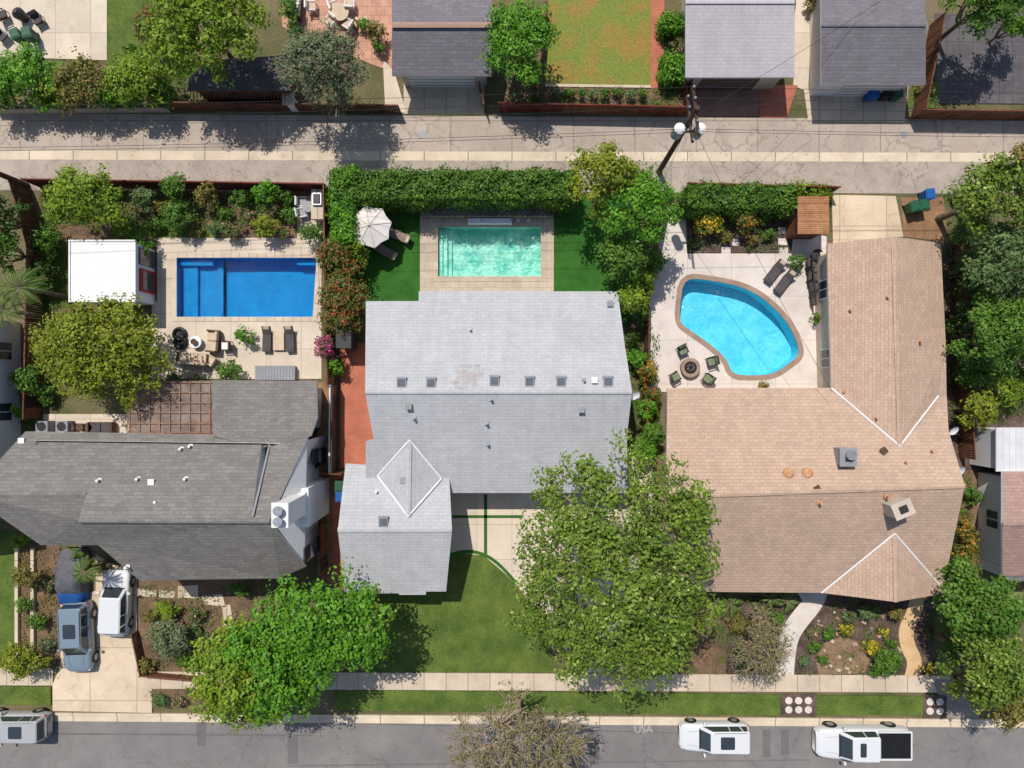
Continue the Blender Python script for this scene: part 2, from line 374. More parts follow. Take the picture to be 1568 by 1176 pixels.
def pavers(px,py,nx,ny):
    e=empty('paver_pad')
    sheet('gravel',R4(px-nx*9,py-ny*9,px+nx*9,py+ny*9),.108,soil_dark,parent=e)
    b=MB()
    for i in range(nx):
        for j in range(ny):
            p=P(px+(i-(nx-1)/2)*15,py+(j-(ny-1)/2)*14,.1)
            b.cyl((p.x,p.y,.1),.25,.03,pale,14)
    b.obj('round_pavers',parent=e)
pavers(1223,1080,3,2); pavers(1432,1082,2,2)
sheet('patio_slab',[(-200,-200),(163,-200),(163,92),(-200,80)],.05,conc)
sheet('back_lawn',[(163,-200),(300,-200),(300,120),(163,100)],.04,grass)
sheet('back_patio',[(432,-100),(600,-100),(600,110),(470,60),(432,40)],.045,pinkpav)
sheet('garage_apron',R4(618,118,742,174),.05,walk)
sheet('side_path',[(586,90),(604,110),(622,172),(590,172)],.052,conc)
sheet('back_lawn',[(848,-200),(997,-200),(997,132),(835,132)],.04,grass2)
sheet('brick_path',[(997,-200),(1020,-200),(1016,140),(997,138)],.05,brick)
sheet('garden_soil',[(780,130),(1048,132),(1048,165),(765,160)],.035,soil)
sheet('planter_edge',[(835,128),(997,130),(997,134),(835,132)],.1,walk,thick=.1)
sheet('garage_apron',[(1052,128),(1165,128),(1162,178),(1055,178)],.05,mat('red_concrete',C(160,122,106),C(140,106,92),1,14,.12))
sheet('brick_path',[(1165,130),(1222,130),(1205,180),(1163,180)],.052,brick)
sheet('side_path',[(1222,-200),(1268,-200),(1256,150),(1215,130)],.045,conc)
sheet('garage_apron',[(1230,128),(1392,130),(1385,188),(1238,185)],.05,walk)
sheet('back_patio',[(1432,20),(1700,20),(1700,160),(1432,158)],.045,mat('dark_paving',C(104,100,102),C(84,80,84),.7,12,.2,joints=(.9,.9,.02,C(70,68,70),0)))
sheet('back_lawn',[(1398,125),(1440,125),(1436,165),(1388,165)],.05,grass)
# ---------------------------------------------------------------- foliage
PAL={
 'green':((.125,.24,.024),(.038,.105,.010),None,0),
 'bright':((.15,.33,.018),(.045,.15,.010),None,0),
 'lime':((.25,.33,.02),(.085,.17,.012),None,0),
 'yg':((.28,.30,.02),(.10,.15,.010),None,0),
 'olive':((.20,.24,.12),(.09,.12,.05),None,0),
 'sage':((.15,.23,.08),(.07,.12,.03),None,0),
 'elm':((.19,.27,.028),(.055,.115,.012),(.30,.36,.08),.10),
 'dark':((.07,.14,.02),(.025,.06,.01),None,0),
 'boug':((.13,.18,.03),(.06,.10,.015),(.36,.07,.03),.26),
 'pink':((.11,.15,.03),(.06,.09,.02),(.5,.05,.2),.5),
 'orange':((.14,.19,.03),(.08,.11,.02),(.5,.19,.02),.3),
 'yellow':((.15,.21,.03),(.08,.13,.02),(.65,.45,.02),.45),
 'bronze':((.22,.20,.04),(.10,.12,.02),(.30,.15,.05),.16),
 'bare':((.27,.21,.11),(.17,.14,.07),(.18,.20,.05),.35),
 'rose':((.12,.18,.04),(.06,.10,.02),(.55,.22,.22),.18),
}
def qmesh(name,V,Q,cols,midx,mats,loc=(0,0,0)):
    me=bpy.data.meshes.new(name); n=len(V); q=len(Q)
    me.vertices.add(n); me.vertices.foreach_set('co',np.asarray(V,dtype=np.float32).ravel())
    me.loops.add(4*q); me.loops.foreach_set('vertex_index',np.asarray(Q,dtype=np.int32).ravel())
    me.polygons.add(q); me.polygons.foreach_set('loop_start',np.arange(0,4*q,4,dtype=np.int32))
    me.polygons.foreach_set('loop_total',np.full(q,4,dtype=np.int32))
    for m in mats: me.materials.append(m)
    me.polygons.foreach_set('material_index',np.asarray(midx,dtype=np.int32))
    me.update(calc_edges=True)
    ca=me.color_attributes.new('Col','FLOAT_COLOR','CORNER')
    cc=np.ones((q,4,4),dtype=np.float32); cc[:,:,:3]=np.asarray(cols)[:,None,:]
    ca.data.foreach_set('color',cc.ravel())
    o=bpy.data.objects.new(name,me); col.objects.link(o); o.location=loc
    return o
def quads(rng,pos,nrm,size,asp=.62):
    n=len(pos); r=rng.normal(size=(n,3)); nrm/= (np.linalg.norm(nrm,axis=1,keepdims=True)+1e-9)
    t=np.cross(nrm,r); t/=(np.linalg.norm(t,axis=1,keepdims=True)+1e-9); b=np.cross(nrm,t)
    s=size*rng.uniform(.65,1.35,(n,1))*.5
    V=np.stack([pos+t*s,pos+b*s*asp,pos-t*s,pos-b*s*asp],1).reshape(-1,3)
    return V,np.arange(4*n).reshape(-1,4)
def tubesq(segs,sides=5):
    V=[];Q=[];o=0
    for p1,p2,r1,r2 in segs:
        p1=Vector(p1);p2=Vector(p2);d=p2-p1
        if d.length<1e-4: continue
        q=d.to_track_quat('Z','Y')
        for p,r in((p1,r1),(p2,r2)):
            for i in range(sides):
                a=2*math.pi*i/sides; V.append(tuple(p+q@Vector((r*math.cos(a),r*math.sin(a),0))))
        for i in range(sides): Q.append((o+i,o+(i+1)%sides,o+sides+(i+1)%sides,o+sides+i))
        o+=2*sides
    return np.array(V),np.array(Q)
def palcol(rng,pal,cl,n,acc_k=None):
    a,b,acc,pr=PAL[pal]; a=np.array(a);b=np.array(b)
    t=np.clip(cl,0,1)[:,None]
    c=b+(a-b)*t
    c*=rng.uniform(.82,1.2,(n,1))
    if acc is not None:
        k=(rng.uniform(0,1,n)<pr*(.3+1.4*np.clip(cl,0,1))); c[k]=np.array(acc)*rng.uniform(.6,1.3,(k.sum(),1))
    return c
SEED=[1]
def plant(name,px,py,rx,ry=None,ht=1.2,pal='green',cd=None,leaf=.17,cover=2.7,K=None,trunk=None,cf=(.2,.34),twigs=False,up=.5,sub=8,bk=None,rp=.52):
    SEED[0]+=1; rng=np.random.default_rng(SEED[0]*13)
    ry=ry or rx; cd=cd or ht*.95; hc=ht-cd/2
    c=P(px,py,hc); k=(H-hc)/H/S; Rx,Ry,Rz=rx*k,ry*k,cd/2
    R=(Rx+Ry)/2
    K=K or int(min(110,max(7,10+R*R*2.4)))
    d=rng.normal(size=(K,3)); d[:,2]=np.abs(d[:,2])*.9-.25; d/=np.linalg.norm(d,axis=1,keepdims=True)
    az=np.arange(K)*2.39996+rng.uniform(-.35,.35,K); hr=np.sqrt(np.maximum(0,1-d[:,2]**2)); hr=np.maximum(hr,.75); d[:,0]=np.cos(az)*hr; d[:,1]=np.sin(az)*hr
    rad=((np.arange(K)+rng.uniform(.2,.9,K))/K)**rp
    cr=rng.uniform(cf[0],cf[1],K)*R
    if R<2: cr*=1.25
    lim=1-cr/R*.75
    cen=np.stack([d[:,0]*Rx*rad*lim,d[:,1]*Ry*rad*lim,(d[:,2]*.6+.7*(1-rad**2)-.1)*Rz],1)+np.array([c.x,c.y,hc])
    base=Vector((c.x,c.y,0)) if trunk is None else P(trunk[0],trunk[1],0)
    area=math.pi*Rx*Ry; n=int(cover*area/(.31*leaf*leaf)); n=max(n,60)
    ns=max(12,n//sub); w=cr**2; si=rng.choice(K,ns,p=w/w.sum())
    dd=rng.normal(size=(ns,3)); dd[:,2]+=.35; dd/=np.linalg.norm(dd,axis=1,keepdims=True)
    rr=cr[si]*(rng.uniform(.05,1,ns)**.4)*rng.uniform(.85,1.12,ns)
    far=rng.uniform(0,1,ns)<.07; rr[far]*=1.3
    tip=cen[si]+dd*rr[:,None]*np.array([1,1,.75])
    li=rng.integers(0,ns,n)
    off=rng.normal(size=(n,3)); off[:,2]*=.6
    pos=tip[li]+off*leaf*(.75 if R>1.2 else .6)
    pos[:,2]=np.maximum(pos[:,2],.06)
    nr=dd[li]*.6+off*.35+rng.normal(size=(n,3))*.35+np.array([0,0,up])
    V,Q=quads(rng,pos,nr,leaf)
    clr=rng.uniform(0,1,K); tclr=rng.uniform(0,1,ns)
    cols=palcol(rng,pal,clr[si[li]]*.35+tclr[li]*.55+rng.uniform(-.1,.25,n),n); mi=np.zeros(n,int)
    segs=[]
    th=max(.02,ht*.022); tw=1.7 if twigs else 1
    if ht>2.6:
        fk=Vector((base.x*.85+c.x*.15,base.y*.85+c.y*.15,max(.6,(ht-cd)*.8+.2)))
        th=ht*.026; segs.append((base,base*.5+fk*.5,th*1.25,th)); segs.append((base*.5+fk*.5,fk,th,th*.85))
        order=rng.permutation(K)[:max(8,K if twigs else K//2)]
        mains=[]
        for j in range(6):
            a=j*1.05+rng.uniform(-.3,.3); m=Vector((c.x+math.cos(a)*Rx*.42,c.y+math.sin(a)*Ry*.42,hc+rng.uniform(-.1,.3)*Rz)); mid=fk.lerp(m,.5)+Vector((0,0,-.05*ht))
            segs.append((fk,mid,th*.6,th*.45)); segs.append((mid,m,th*.45,th*.3)); mains.append(m)
        for j in order:
            e=Vector(cen[j]); s0=min(mains,key=lambda q:(q-e).length)
            mid=s0.lerp(e,.5)+Vector(rng.normal(size=3)*.12*R*.3)
            segs.append((s0,mid,th*.28,th*.16)); segs.append((mid,e,th*.16,th*.06*tw))
            nt_=10 if twigs else 2
            for q in range(nt_):
                dv=Vector(rng.normal(size=3)); dv.z=abs(dv.z)*.5; dv.normalize()
                segs.append((mid.lerp(e,rng.uniform(.2,1)),e+dv*cr[j]*1.05,th*.06*tw,.01*tw))
    else:
        for j in range(min(6,K)):
            segs.append((base,Vector(cen[j]),.03,.012))
    V2,Q2=tubesq(segs)
    o=qmesh(name,np.vstack([V,V2]),np.vstack([Q,Q2+len(V)]),np.vstack([cols,np.tile([.15,.12,.09],(len(Q2),1))]),np.concatenate([mi,np.ones(len(Q2),int)]),[LEAF,bk or bark])
    return o
def hedge(name,x0,y0,x1,y1,ht,pal='green',leaf=.17,cover=2.3,bump=.3):
    SEED[0]+=1; rng=np.random.default_rng(SEED[0]*17)
    a=P(x0,y0,ht);b=P(x1,y1,ht); ax,bx=min(a.x,b.x),max(a.x,b.x); ay,by=min(a.y,b.y),max(a.y,b.y)
    lx,ly=bx-ax,by-ay
    areas=np.array([lx*ly,lx*ht,lx*ht,ly*ht,ly*ht]); n=int(cover*areas.sum()/(.31*leaf**2))
    f=rng.choice(5,n,p=areas/areas.sum()); u=rng.uniform(0,1,n);v=rng.uniform(0,1,n)
    pos=np.zeros((n,3));nr=np.zeros((n,3))
    for k in range(5):
        m=f==k
        if k==0: pos[m]=np.stack([ax+u[m]*lx,ay+v[m]*ly,np.full(m.sum(),ht)],1); nr[m]=(0,0,1)
        elif k<3: pos[m]=np.stack([ax+u[m]*lx,np.full(m.sum(),ay if k==1 else by),.05+v[m]*(ht-.05)],1); nr[m]=(0,-1 if k==1 else 1,.4)
        else: pos[m]=np.stack([np.full(m.sum(),ax if k==3 else bx),ay+u[m]*ly,.05+v[m]*(ht-.05)],1); nr[m]=(-1 if k==3 else 1,0,.4)
    g=np.sin(pos[:,0]*2.1+np.sin(pos[:,1]*1.7)*2)*.5+np.sin(pos[:,0]*5.3+1)*np.sin(pos[:,1]*4.7+pos[:,2]*3)*.5
    pos+=nr*(g[:,None]*bump*.7+rng.normal(size=(n,1))*bump*.45); pos[:,2]=np.maximum(pos[:,2],.05)
    V,Q=quads(rng,pos,nr+rng.normal(size=(n,3))*.6,leaf)
    cols=palcol(rng,pal,.5+g*.35+rng.uniform(-.4,.4,n),n)
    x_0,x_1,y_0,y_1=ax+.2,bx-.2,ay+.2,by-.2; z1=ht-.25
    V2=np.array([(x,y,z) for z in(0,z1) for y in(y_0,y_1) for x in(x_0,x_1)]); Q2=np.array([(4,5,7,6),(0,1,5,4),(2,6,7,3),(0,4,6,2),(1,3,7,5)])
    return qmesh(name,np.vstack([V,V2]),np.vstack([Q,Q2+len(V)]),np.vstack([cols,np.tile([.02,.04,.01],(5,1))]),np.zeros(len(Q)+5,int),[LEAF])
def cover_mass(name,poly,n,pal='green',leaf=.12,h=.18,z=.05,sig=.22):
    SEED[0]+=1; rng=np.random.default_rng(SEED[0]*23)
    pw_=W(poly); xs=[p[0] for p in pw_];ys=[p[1] for p in pw_]
    def inside(x,y):
        r=np.zeros(len(x),bool);m=len(pw_)
        for i in range(m):
            x1,y1=pw_[i];x2,y2=pw_[i-1]
            c_=((y1>y)!=(y2>y))&(x<(x2-x1)*(y-y1)/((y2-y1) or 1e-9)+x1); r^=c_
        return r
    nc=max(4,n//25); cx=rng.uniform(min(xs),max(xs),nc);cy=rng.uniform(min(ys),max(ys),nc)
    i=rng.integers(0,nc,n*2); x=cx[i]+rng.normal(size=2*n)*sig;y=cy[i]+rng.normal(size=2*n)*sig
    k=inside(x,y); x=x[k][:n];y=y[k][:n];i=i[k][:n];m=len(x)
    pos=np.stack([x,y,z+rng.uniform(.02,h,m)],1); V,Q=quads(rng,pos,rng.normal(size=(m,3))*.5+np.array([0,0,.9]),leaf)
    return qmesh(name,V,Q,palcol(rng,pal,rng.uniform(0,1,nc)[i]*.5+rng.uniform(0,.5,m),m),np.zeros(m,int),[LEAF])
def palm(name,px,py,r,ht,n=16):
    SEED[0]+=1; rng=np.random.default_rng(SEED[0]*19); c=P(px,py,ht); R=r/S*(H-ht)/H
    V=[];nn=0;segs=[((c.x,c.y,0),(c.x,c.y,ht),.16,.12)]
    for i in range(n):
        a=i*2.4+rng.uniform(-.2,.2); dr=rng.uniform(.3,1.2); Ri=R*rng.uniform(.7,1); pts=[]
        for k in range(9):
            t=k/8; pts.append(Vector((c.x+math.cos(a)*Ri*t,c.y+math.sin(a)*Ri*t,ht+math.sin(t*2.2)*.5*dr-t*t*R*.5*dr)))
        for k in range(8):
            p=pts[k];q=pts[k+1];d=(q-p).normalized();s=Vector((-d.y,d.x,0)).normalized();segs.append((p,q,.03,.02))
            for m in(0,.5):
                for sg in(-1,1):
                    o=p.lerp(q,m); L=R*.2*math.sin(math.pi*min(1,(k+m)/8*.85+.12))*rng.uniform(.8,1.2); tip=o+(s*sg*.8+d).normalized()*L-Vector((0,0,L*.35)); w=d*.04
                    V+= [o-w,tip-w*.2,tip+w*.2,o+w]; nn+=1
    V=np.array([tuple(v) for v in V]);Q=np.arange(4*nn).reshape(-1,4); V2,Q2=tubesq(segs,5)
    cols=palcol(rng,'green',rng.uniform(0,1,nn),nn)
    return qmesh(name,np.vstack([V,V2]),np.vstack([Q,Q2+len(V)]),np.vstack([cols,np.tile([.1,.12,.04],(len(Q2),1))]),np.concatenate([np.zeros(nn,int),np.ones(len(Q2),int)]),[LEAF,bark])
T=dict(leaf=.23,cover=3.2)
plant('elm_tree',948,872,180,210,ht=11.5,cd=6.5,pal='elm',leaf=.22,cover=3.0,trunk=(880,985),K=130,cf=(.10,.18),bk=barkl,rp=.56)
plant('camphor_tree',500,958,120,92,ht=8,cd=4.2,pal='bright',trunk=(470,960),K=55,cf=(.16,.27),**T)
plant('camphor_tree',375,1030,98,90,ht=7.5,cd=4,pal='lime',trunk=(400,1000),K=42,cf=(.16,.28),**T)
plant('camphor_tree',425,1010,96,114,ht=7.6,cd=4,pal='bright',leaf=.23,cover=2.8,K=44,cf=(.16,.28))
plant('bare_tree',795,1135,125,84,ht=8,cd=5,pal='bare',leaf=.13,cover=.75,twigs=True,K=100,cf=(.12,.22),bk=barkl)
plant('bare_tree',1165,985,52,70,ht=5,cd=3.4,pal='bare',leaf=.13,cover=1.0,twigs=True,K=34,bk=barkl)
plant('fruit_tree',158,538,120,90,ht=6,cd=3.6,pal='yg',leaf=.2,cover=3.8,K=80,cf=(.15,.24),rp=.55)
plant('fruit_tree',130,308,72,56,ht=4.6,cd=3,pal='lime',leaf=.2,cover=3.2)
plant('ficus_tree',925,275,62,60,ht=7,cd=4,pal='yg',leaf=.21,cover=3.4)
plant('ficus_tree',978,318,64,70,ht=7,cd=4,pal='bright',leaf=.21,cover=3.4)
plant('ficus_tree',955,395,42,50,ht=5,cd=3,pal='green',leaf=.2)
plant('lemon_tree',968,458,30,28,ht=4,cd=2.5,pal='lime',leaf=.2)
plant('shade_tree',318,46,110,80,ht=7,cd=4.2,pal='lime',K=60,cf=(.15,.26),leaf=.22,cover=3.6,rp=.55)
plant('olive_tree',498,105,82,66,ht=6.6,cd=4,pal='olive',leaf=.16,cover=2.6,twigs=True,K=45,bk=barkl)
plant('orange_tree',795,64,60,76,ht=5.6,cd=3.6,pal='bright',leaf=.2,cover=3.3)
plant('large_shrub',45,120,75,50,ht=3.2,cd=2.6,pal='bright',leaf=.2); plant('large_shrub',135,128,60,46,ht=3.2,cd=2.6,pal='bronze',leaf=.2)
plant('large_shrub',215,125,58,50,ht=3.4,cd=2.8,pal='lime',leaf=.2); plant('large_shrub',0,150,40,30,ht=3,pal='green',leaf=.2); plant('shrub',250,150,25,22,ht=2,pal='green')
plant('shrub',90,150,44,24,ht=2.4,pal='lime'); plant('shrub',180,150,40,22,ht=2.4,pal='bright'); plant('shrub',235,45,30,38,ht=3,pal='boug'); plant('shrub',215,90,22,20,ht=2.4,pal='green')
plant('street_tree',1528,300,88,66,ht=8,cd=4.5,pal='elm',**T)
plant('street_tree',1555,262,60,42,ht=8,cd=4,pal='bronze',leaf=.2)
plant('pepper_tree',1535,400,68,70,ht=7,cd=4,pal='sage',leaf=.2,cover=3.2); plant('pepper_tree',1545,480,62,58,ht=6,cd=4,pal='green',leaf=.2)
plant('fern_pine_tree',1512,510,54,78,ht=6,cd=4,pal='green',leaf=.2,cover=3.2); plant('large_shrub',1490,560,38,44,ht=3,pal='green'); plant('large_shrub',1545,595,50,30,ht=3,pal='lime')
plant('large_shrub',1480,420,24,44,ht=3.4,pal='dark'); plant('large_shrub',1478,350,30,30,ht=3.4,pal='green'); plant('large_shrub',1555,545,36,40,ht=4,pal='dark'); plant('large_shrub',1472,490,18,40,ht=3,pal='dark')
plant('lemon_tree',1495,628,34,34,ht=3.6,cd=2.6,pal='yg',leaf=.2)
plant('shade_tree',1498,925,72,66,ht=7,cd=4.2,pal='green',**T); plant('shade_tree',1505,1015,72,76,ht=7,cd=4.2,pal='elm',**T); plant('shade_tree',1548,1072,48,44,ht=6,cd=3,pal='bronze',leaf=.2); plant('shade_tree',1485,1050,34,30,ht=5,cd=3,pal='yg',leaf=.2)
plant('shade_tree',1465,890,38,44,ht=5,cd=3.4,pal='green',leaf=.2); plant('large_shrub',1455,975,26,50,ht=3,pal='green')
plant('shade_tree',1505,6,82,44,ht=6.6,cd=4,pal='green',leaf=.21,cover=3.2); plant('shrub',1548,40,30,30,ht=4,pal='bright')
plant('shade_tree',5,338,42,40,ht=4.6,cd=3.4,pal='dark',leaf=.2); plant('shade_tree',8,385,42,40,ht=4.5,pal='green',leaf=.2)
palm('palm_tree',30,440,46,4.5,20); palm('palm_tree',130,875,30,2.6,14); palm('palm_tree',5,475,36,4,14)
for q in ((1118,925,28,.9),(1205,922,22,.8),(1180,915,22,.8)): palm('agave_plant',q[0],q[1],q[2],q[3],12)
hedge('hedge',508,261,882,305,2.9,'green'); hedge('hedge',507,258,540,372,2.9,'bright')
hedge('hedge',1052,284,1218,320,2.0,'green'); hedge('hedge',1222,283,1272,300,1.4,'lime')
hedge('hedge',1016,22,1048,44,1.4,'bright'); hedge('hedge',1018,84,1048,122,1.4,'bright')
L=[('bougainvillea',530,445,50,52,3.4,'boug'),('bougainvillea',518,395,38,36,3.4,'boug'),('bougainvillea',520,490,36,30,3,'boug'),('bougainvillea',502,532,24,22,2.6,'pink'),('shrub',515,560,15,16,1.8,'bright'),('shrub',548,388,26,26,2.6,'lime'),
('shrub',352,569,25,17,1.2,'green'),('shrub',302,583,18,8,1,'rose'),('shrub',375,515,18,14,1.4,'bright'),('shrub',268,578,14,10,.8,'sage'),
('shrub',275,290,28,26,2.4,'green'),('shrub',275,332,30,28,2,'green'),('shrub',222,305,24,20,1.8,'sage'),('shrub',318,300,22,24,2,'bronze'),('shrub',410,297,26,22,2.4,'bright'),('shrub',408,348,26,20,1.8,'yg'),('shrub',355,352,24,16,1.2,'rose'),('shrub',330,350,14,14,.8,'sage'),('shrub',370,305,20,16,1.6,'green'),('shrub',445,330,16,16,1.2,'green'),('shrub',435,358,14,10,.9,'rose'),('shrub',385,332,16,14,1.2,'rose'),('shrub',215,380,24,20,1.8,'bright'),('shrub',240,345,16,12,.9,'green'),('shrub',300,355,14,10,.7,'bronze'),
('shrub',345,328,14,12,1,'green'),('shrub',248,318,16,14,1.4,'bronze'),('shrub',440,303,14,12,1.4,'green'),('shrub',190,350,16,14,1.2,'lime'),
('shrub',480,357,28,14,1.8,'green'),('shrub',77,370,22,34,2,'green'),('shrub',70,420,18,40,1.6,'dark'),('shrub',48,580,28,30,2.2,'green'),('shrub',35,630,16,14,1.6,'bright'),('shrub',70,600,18,20,1.4,'green'),
('shrub',1085,345,30,20,1.6,'yellow'),('shrub',1140,340,24,26,1.8,'orange'),('shrub',1112,365,12,10,.7,'bronze'),('shrub',1065,372,12,9,.6,'sage'),('shrub',1150,370,16,9,.6,'bronze'),('shrub',1100,322,18,10,.9,'green'),('shrub',1175,360,14,10,.8,'green'),('shrub',1168,336,15,12,1,'green'),
('potted_plant',1221,402,14,14,1.2,'green'),('potted_plant',1252,488,9,9,.9,'green'),('potted_plant',1170,592,8,8,.7,'orange'),
('shrub',1000,400,18,26,2.4,'green'),('shrub',985,430,22,26,2.8,'lime'),('shrub',978,480,16,20,2,'green'),('shrub',965,520,16,14,1.8,'dark'),('shrub',975,548,20,16,2,'bright'),('shrub',990,625,18,22,2,'bright'),('shrub',1000,665,20,22,2.4,'green'),('shrub',985,690,30,20,2.4,'bright'),('shrub',990,572,20,26,2.6,'orange'),('shrub',997,605,18,18,2,'boug'),
('shrub',1478,830,16,50,1.6,'orange'),('shrub',1465,870,24,24,2,'green'),('shrub',1490,760,10,18,1.2,'green'),
('ornamental_grass',1295,965,15,13,.7,'yellow'),('ornamental_grass',1268,970,13,11,.6,'green'),('yellow_flowers',1335,990,20,14,.7,'yellow'),('shrub',1357,1012,32,24,1.1,'green'),('yellow_flowers',1422,1025,12,10,.6,'yellow'),('shrub',1330,935,24,14,.9,'sage'),('shrub',1370,940,14,12,.9,'bronze'),('shrub',1248,990,12,10,.6,'green'),('shrub',1232,1012,11,10,.5,'sage'),('shrub',1366,985,11,9,.5,'green'),('shrub',1300,945,12,9,.6,'sage'),('shrub',1245,968,11,10,.6,'rose'),('shrub',1340,1030,12,8,.5,'green'),('shrub',1420,970,8,10,.5,'rose'),('shrub',1260,1010,10,8,.5,'green'),('yellow_flowers',1352,968,10,8,.5,'yellow'),('shrub',1132,955,22,18,1,'bronze'),('shrub',1140,1010,24,20,1,'sage'),('shrub',1192,945,14,12,.8,'green'),('shrub',1170,940,14,16,1,'rose'),
('olive_shrub',262,975,40,36,2.2,'olive'),('shrub',255,935,22,18,1.2,'lime'),('shrub',300,940,18,14,.9,'rose'),('shrub',232,945,14,12,.8,'bronze'),('shrub',225,1020,14,14,.9,'bronze'),('shrub',290,1010,26,14,1,'green'),('shrub',322,975,16,18,.9,'rose'),('shrub',300,965,13,13,.6,'sage'),('shrub',248,1072,20,12,.7,'sage'),('shrub',275,1075,14,9,.6,'rose'),('shrub',370,900,22,14,1.2,'green'),
('shrub',45,880,28,24,2,'bronze'),('shrub',38,1010,44,30,2.2,'yg'),('shrub',75,895,15,14,.9,'rose'),('shrub',60,950,18,16,.9,'green'),('shrub',72,985,16,14,.8,'olive'),('shrub',38,925,15,14,.9,'green'),('shrub',120,850,14,14,1,'green'),('shrub',32,830,16,12,1,'lime'),('shrub',155,868,16,10,.8,'bronze'),
('shrub',575,50,18,20,1.6,'bronze'),('shrub',580,75,12,10,1,'green'),('shrub',445,18,16,30,1.6,'green'),('shrub',455,55,16,16,1.2,'dark'),('shrub',558,40,12,10,.9,'bright'),('shrub',1038,70,12,18,1,'rose'),('shrub',1005,165,14,8,.7,'green'),('shrub',1412,138,14,10,.8,'bronze'),('shrub',1240,8,10,14,1,'bronze')]
for i,x in enumerate(range(852,1000,19)): L.append(('small_shrub',x+rnd.uniform(-2,2),144+rnd.uniform(-2,2),8.5,8,.9,'green' if i%3 else 'sage'))
for q in L:
    lf=.14 if q[5]<1.3 else .17
    plant(q[0],q[1],q[2],q[3],q[4],ht=q[5],pal=q[6],leaf=lf,cover=2.7)
for poly,n,pal in (([(62,294),(455,296),(455,345),(62,345)],5200,'green'),([(62,300),(86,300),(86,480),(62,480)],1400,'green'),([(1053,324),(1212,324),(1212,386),(1053,386)],900,'sage'),
 ([(24,834),(92,836),(92,1020),(24,1020)],1200,'bronze'),([(214,890),(340,890),(330,1026),(226,1026)],1200,'sage'),([(1112,914),(1205,914),(1185,980),(1180,1034),(1112,1034)],700,'green'),([(1270,916),(1380,916),(1370,1034),(1222,1034),(1235,970)],700,'green'),([(1418,920),(1430,920),(1426,1034),(1420,1034)],90,'green'),([(985,820),(1110,908),(1112,1032),(965,1030)],2600,'green'),
 ([(1450,372),(1568,372),(1568,650),(1450,650)],6000,'green'),([(1450,730),(1488,730),(1488,900),(1450,900)],1400,'green'),([(960,500),(1010,500),(1010,700),(965,700)],2200,'green'),([(0,100),(262,120),(262,172),(0,172)],2500,'green'),([(790,134),(1046,136),(1046,164),(770,160)],1200,'green'),([(230,1056),(380,1058),(380,1084),(230,1084)],500,'sage'),([(180,100),(290,110),(285,165),(180,165)],1200,'green'),([(0,560),(62,560),(62,660),(30,660)],1000,'green')):
    cover_mass('ground_cover',poly,n,pal)
for poly,n in (([(560,860),(860,860),(860,1030),(560,1030)],260),([(0,180),(1568,190),(1568,285),(0,280)],420),([(600,1058),(1190,1064),(1190,1092),(600,1088)],120),([(250,1100),(1150,1118),(1150,1176),(250,1176)],260)):
    cover_mass('fallen_leaves',poly,n,'bare',.08,.02,.07,2.5)
# ---------------------------------------------------------------- houses
def roof(parent,faces,mats,name='roof',fas=white,th=.16):
    b=MB(); vid={}; V=[]
    def vi(p):
        k=(p[0],p[1],p[2])
        if k not in vid: vid[k]=len(V); V.append(P(*p))
        return vid[k]
    FF=[]
    for f in faces:
        ids=[vi(p) for p in f]
        n=Vector((0,0,0))
        for i in range(len(ids)):
            a=V[ids[i]];c=V[ids[(i+1)%len(ids)]]; n+=Vector(((a.y-c.y)*(a.z+c.z),(a.z-c.z)*(a.x+c.x),(a.x-c.x)*(a.y+c.y)))
        if n.z<0: ids=ids[::-1]; n=-n
        FF.append(ids)
        loop=[Vector((V[i].x,V[i].y,0)) for i in ids]
        m=mats[1] if abs(n.x)>abs(n.y) else mats[0]
        for t in tessellate_polygon([loop]):
            a,bb,c=[loop[k] for k in t]
            cr=(bb.x-a.x)*(c.y-a.y)-(c.x-a.x)*(bb.y-a.y)
            t=t if cr>0 else t[::-1]
            b.add([V[ids[k]] for k in t],[(0,1,2)],m)
            b.add([V[ids[k]]-Vector((0,0,th)) for k in t],[(2,1,0)],fas)
    ed={}
    for ids in FF:
        for i in range(len(ids)):
            a,c=ids[i],ids[(i+1)%len(ids)]; ed[(min(a,c),max(a,c))]=ed.get((min(a,c),max(a,c)),0)+1
    for ids in FF:
        for i in range(len(ids)):
            a,c=ids[i],ids[(i+1)%len(ids)]
            if ed[(min(a,c),max(a,c))]==1:
                d=Vector((0,0,th)); b.add([V[a]-d,V[c]-d,V[c],V[a]],[(0,1,2,3)],fas)
    return b.obj(name,parent=parent)
def walls(parent,pts,h,m,inset=.45,win=True,door=None,z0=0,name='walls'):
    w=W(pts,h); w=offset(w,-inset)
    if area2(w)<0: w=w[::-1]
    b=MB(); g=MB(); n=len(w)
    top=h-.17
    b.add([(p[0],p[1],z0) for p in w]+[(p[0],p[1],top) for p in w],[(i,(i+1)%n,n+(i+1)%n,n+i) for i in range(n)],m)
    b.obj(name,parent=parent)
    if win:
        for i in range(n):
            a=Vector(w[i]);c=Vector(w[(i+1)%n]);L=(c-a).length
            if L<2.4: continue
            d=(c-a)/L; nn=Vector((d.y,-d.x)); ang=math.atan2(d.y,d.x); k=max(1,int(L/3.6))
            for j in range(k):
                o=a+d*(L*(j+.5)/k)
                for zz in ([1.5] if h<4.2 else [1.5,4.0] if h>4.9 else [1.5]):
                    if zz+.7>top: continue
                    q=o+nn*.02; g.box((q.x,q.y,zz),(1.3,.08,1.2),white,ang); q=o+nn*.045
                    g.box((q.x-d.x*.3,q.y-d.y*.3,zz),(.52,.06,1.04),glassd,ang); g.box((q.x+d.x*.3,q.y+d.y*.3,zz),(.52,.06,1.04),glassd,ang)
        if g.v: g.obj('windows',parent=parent)
    return w
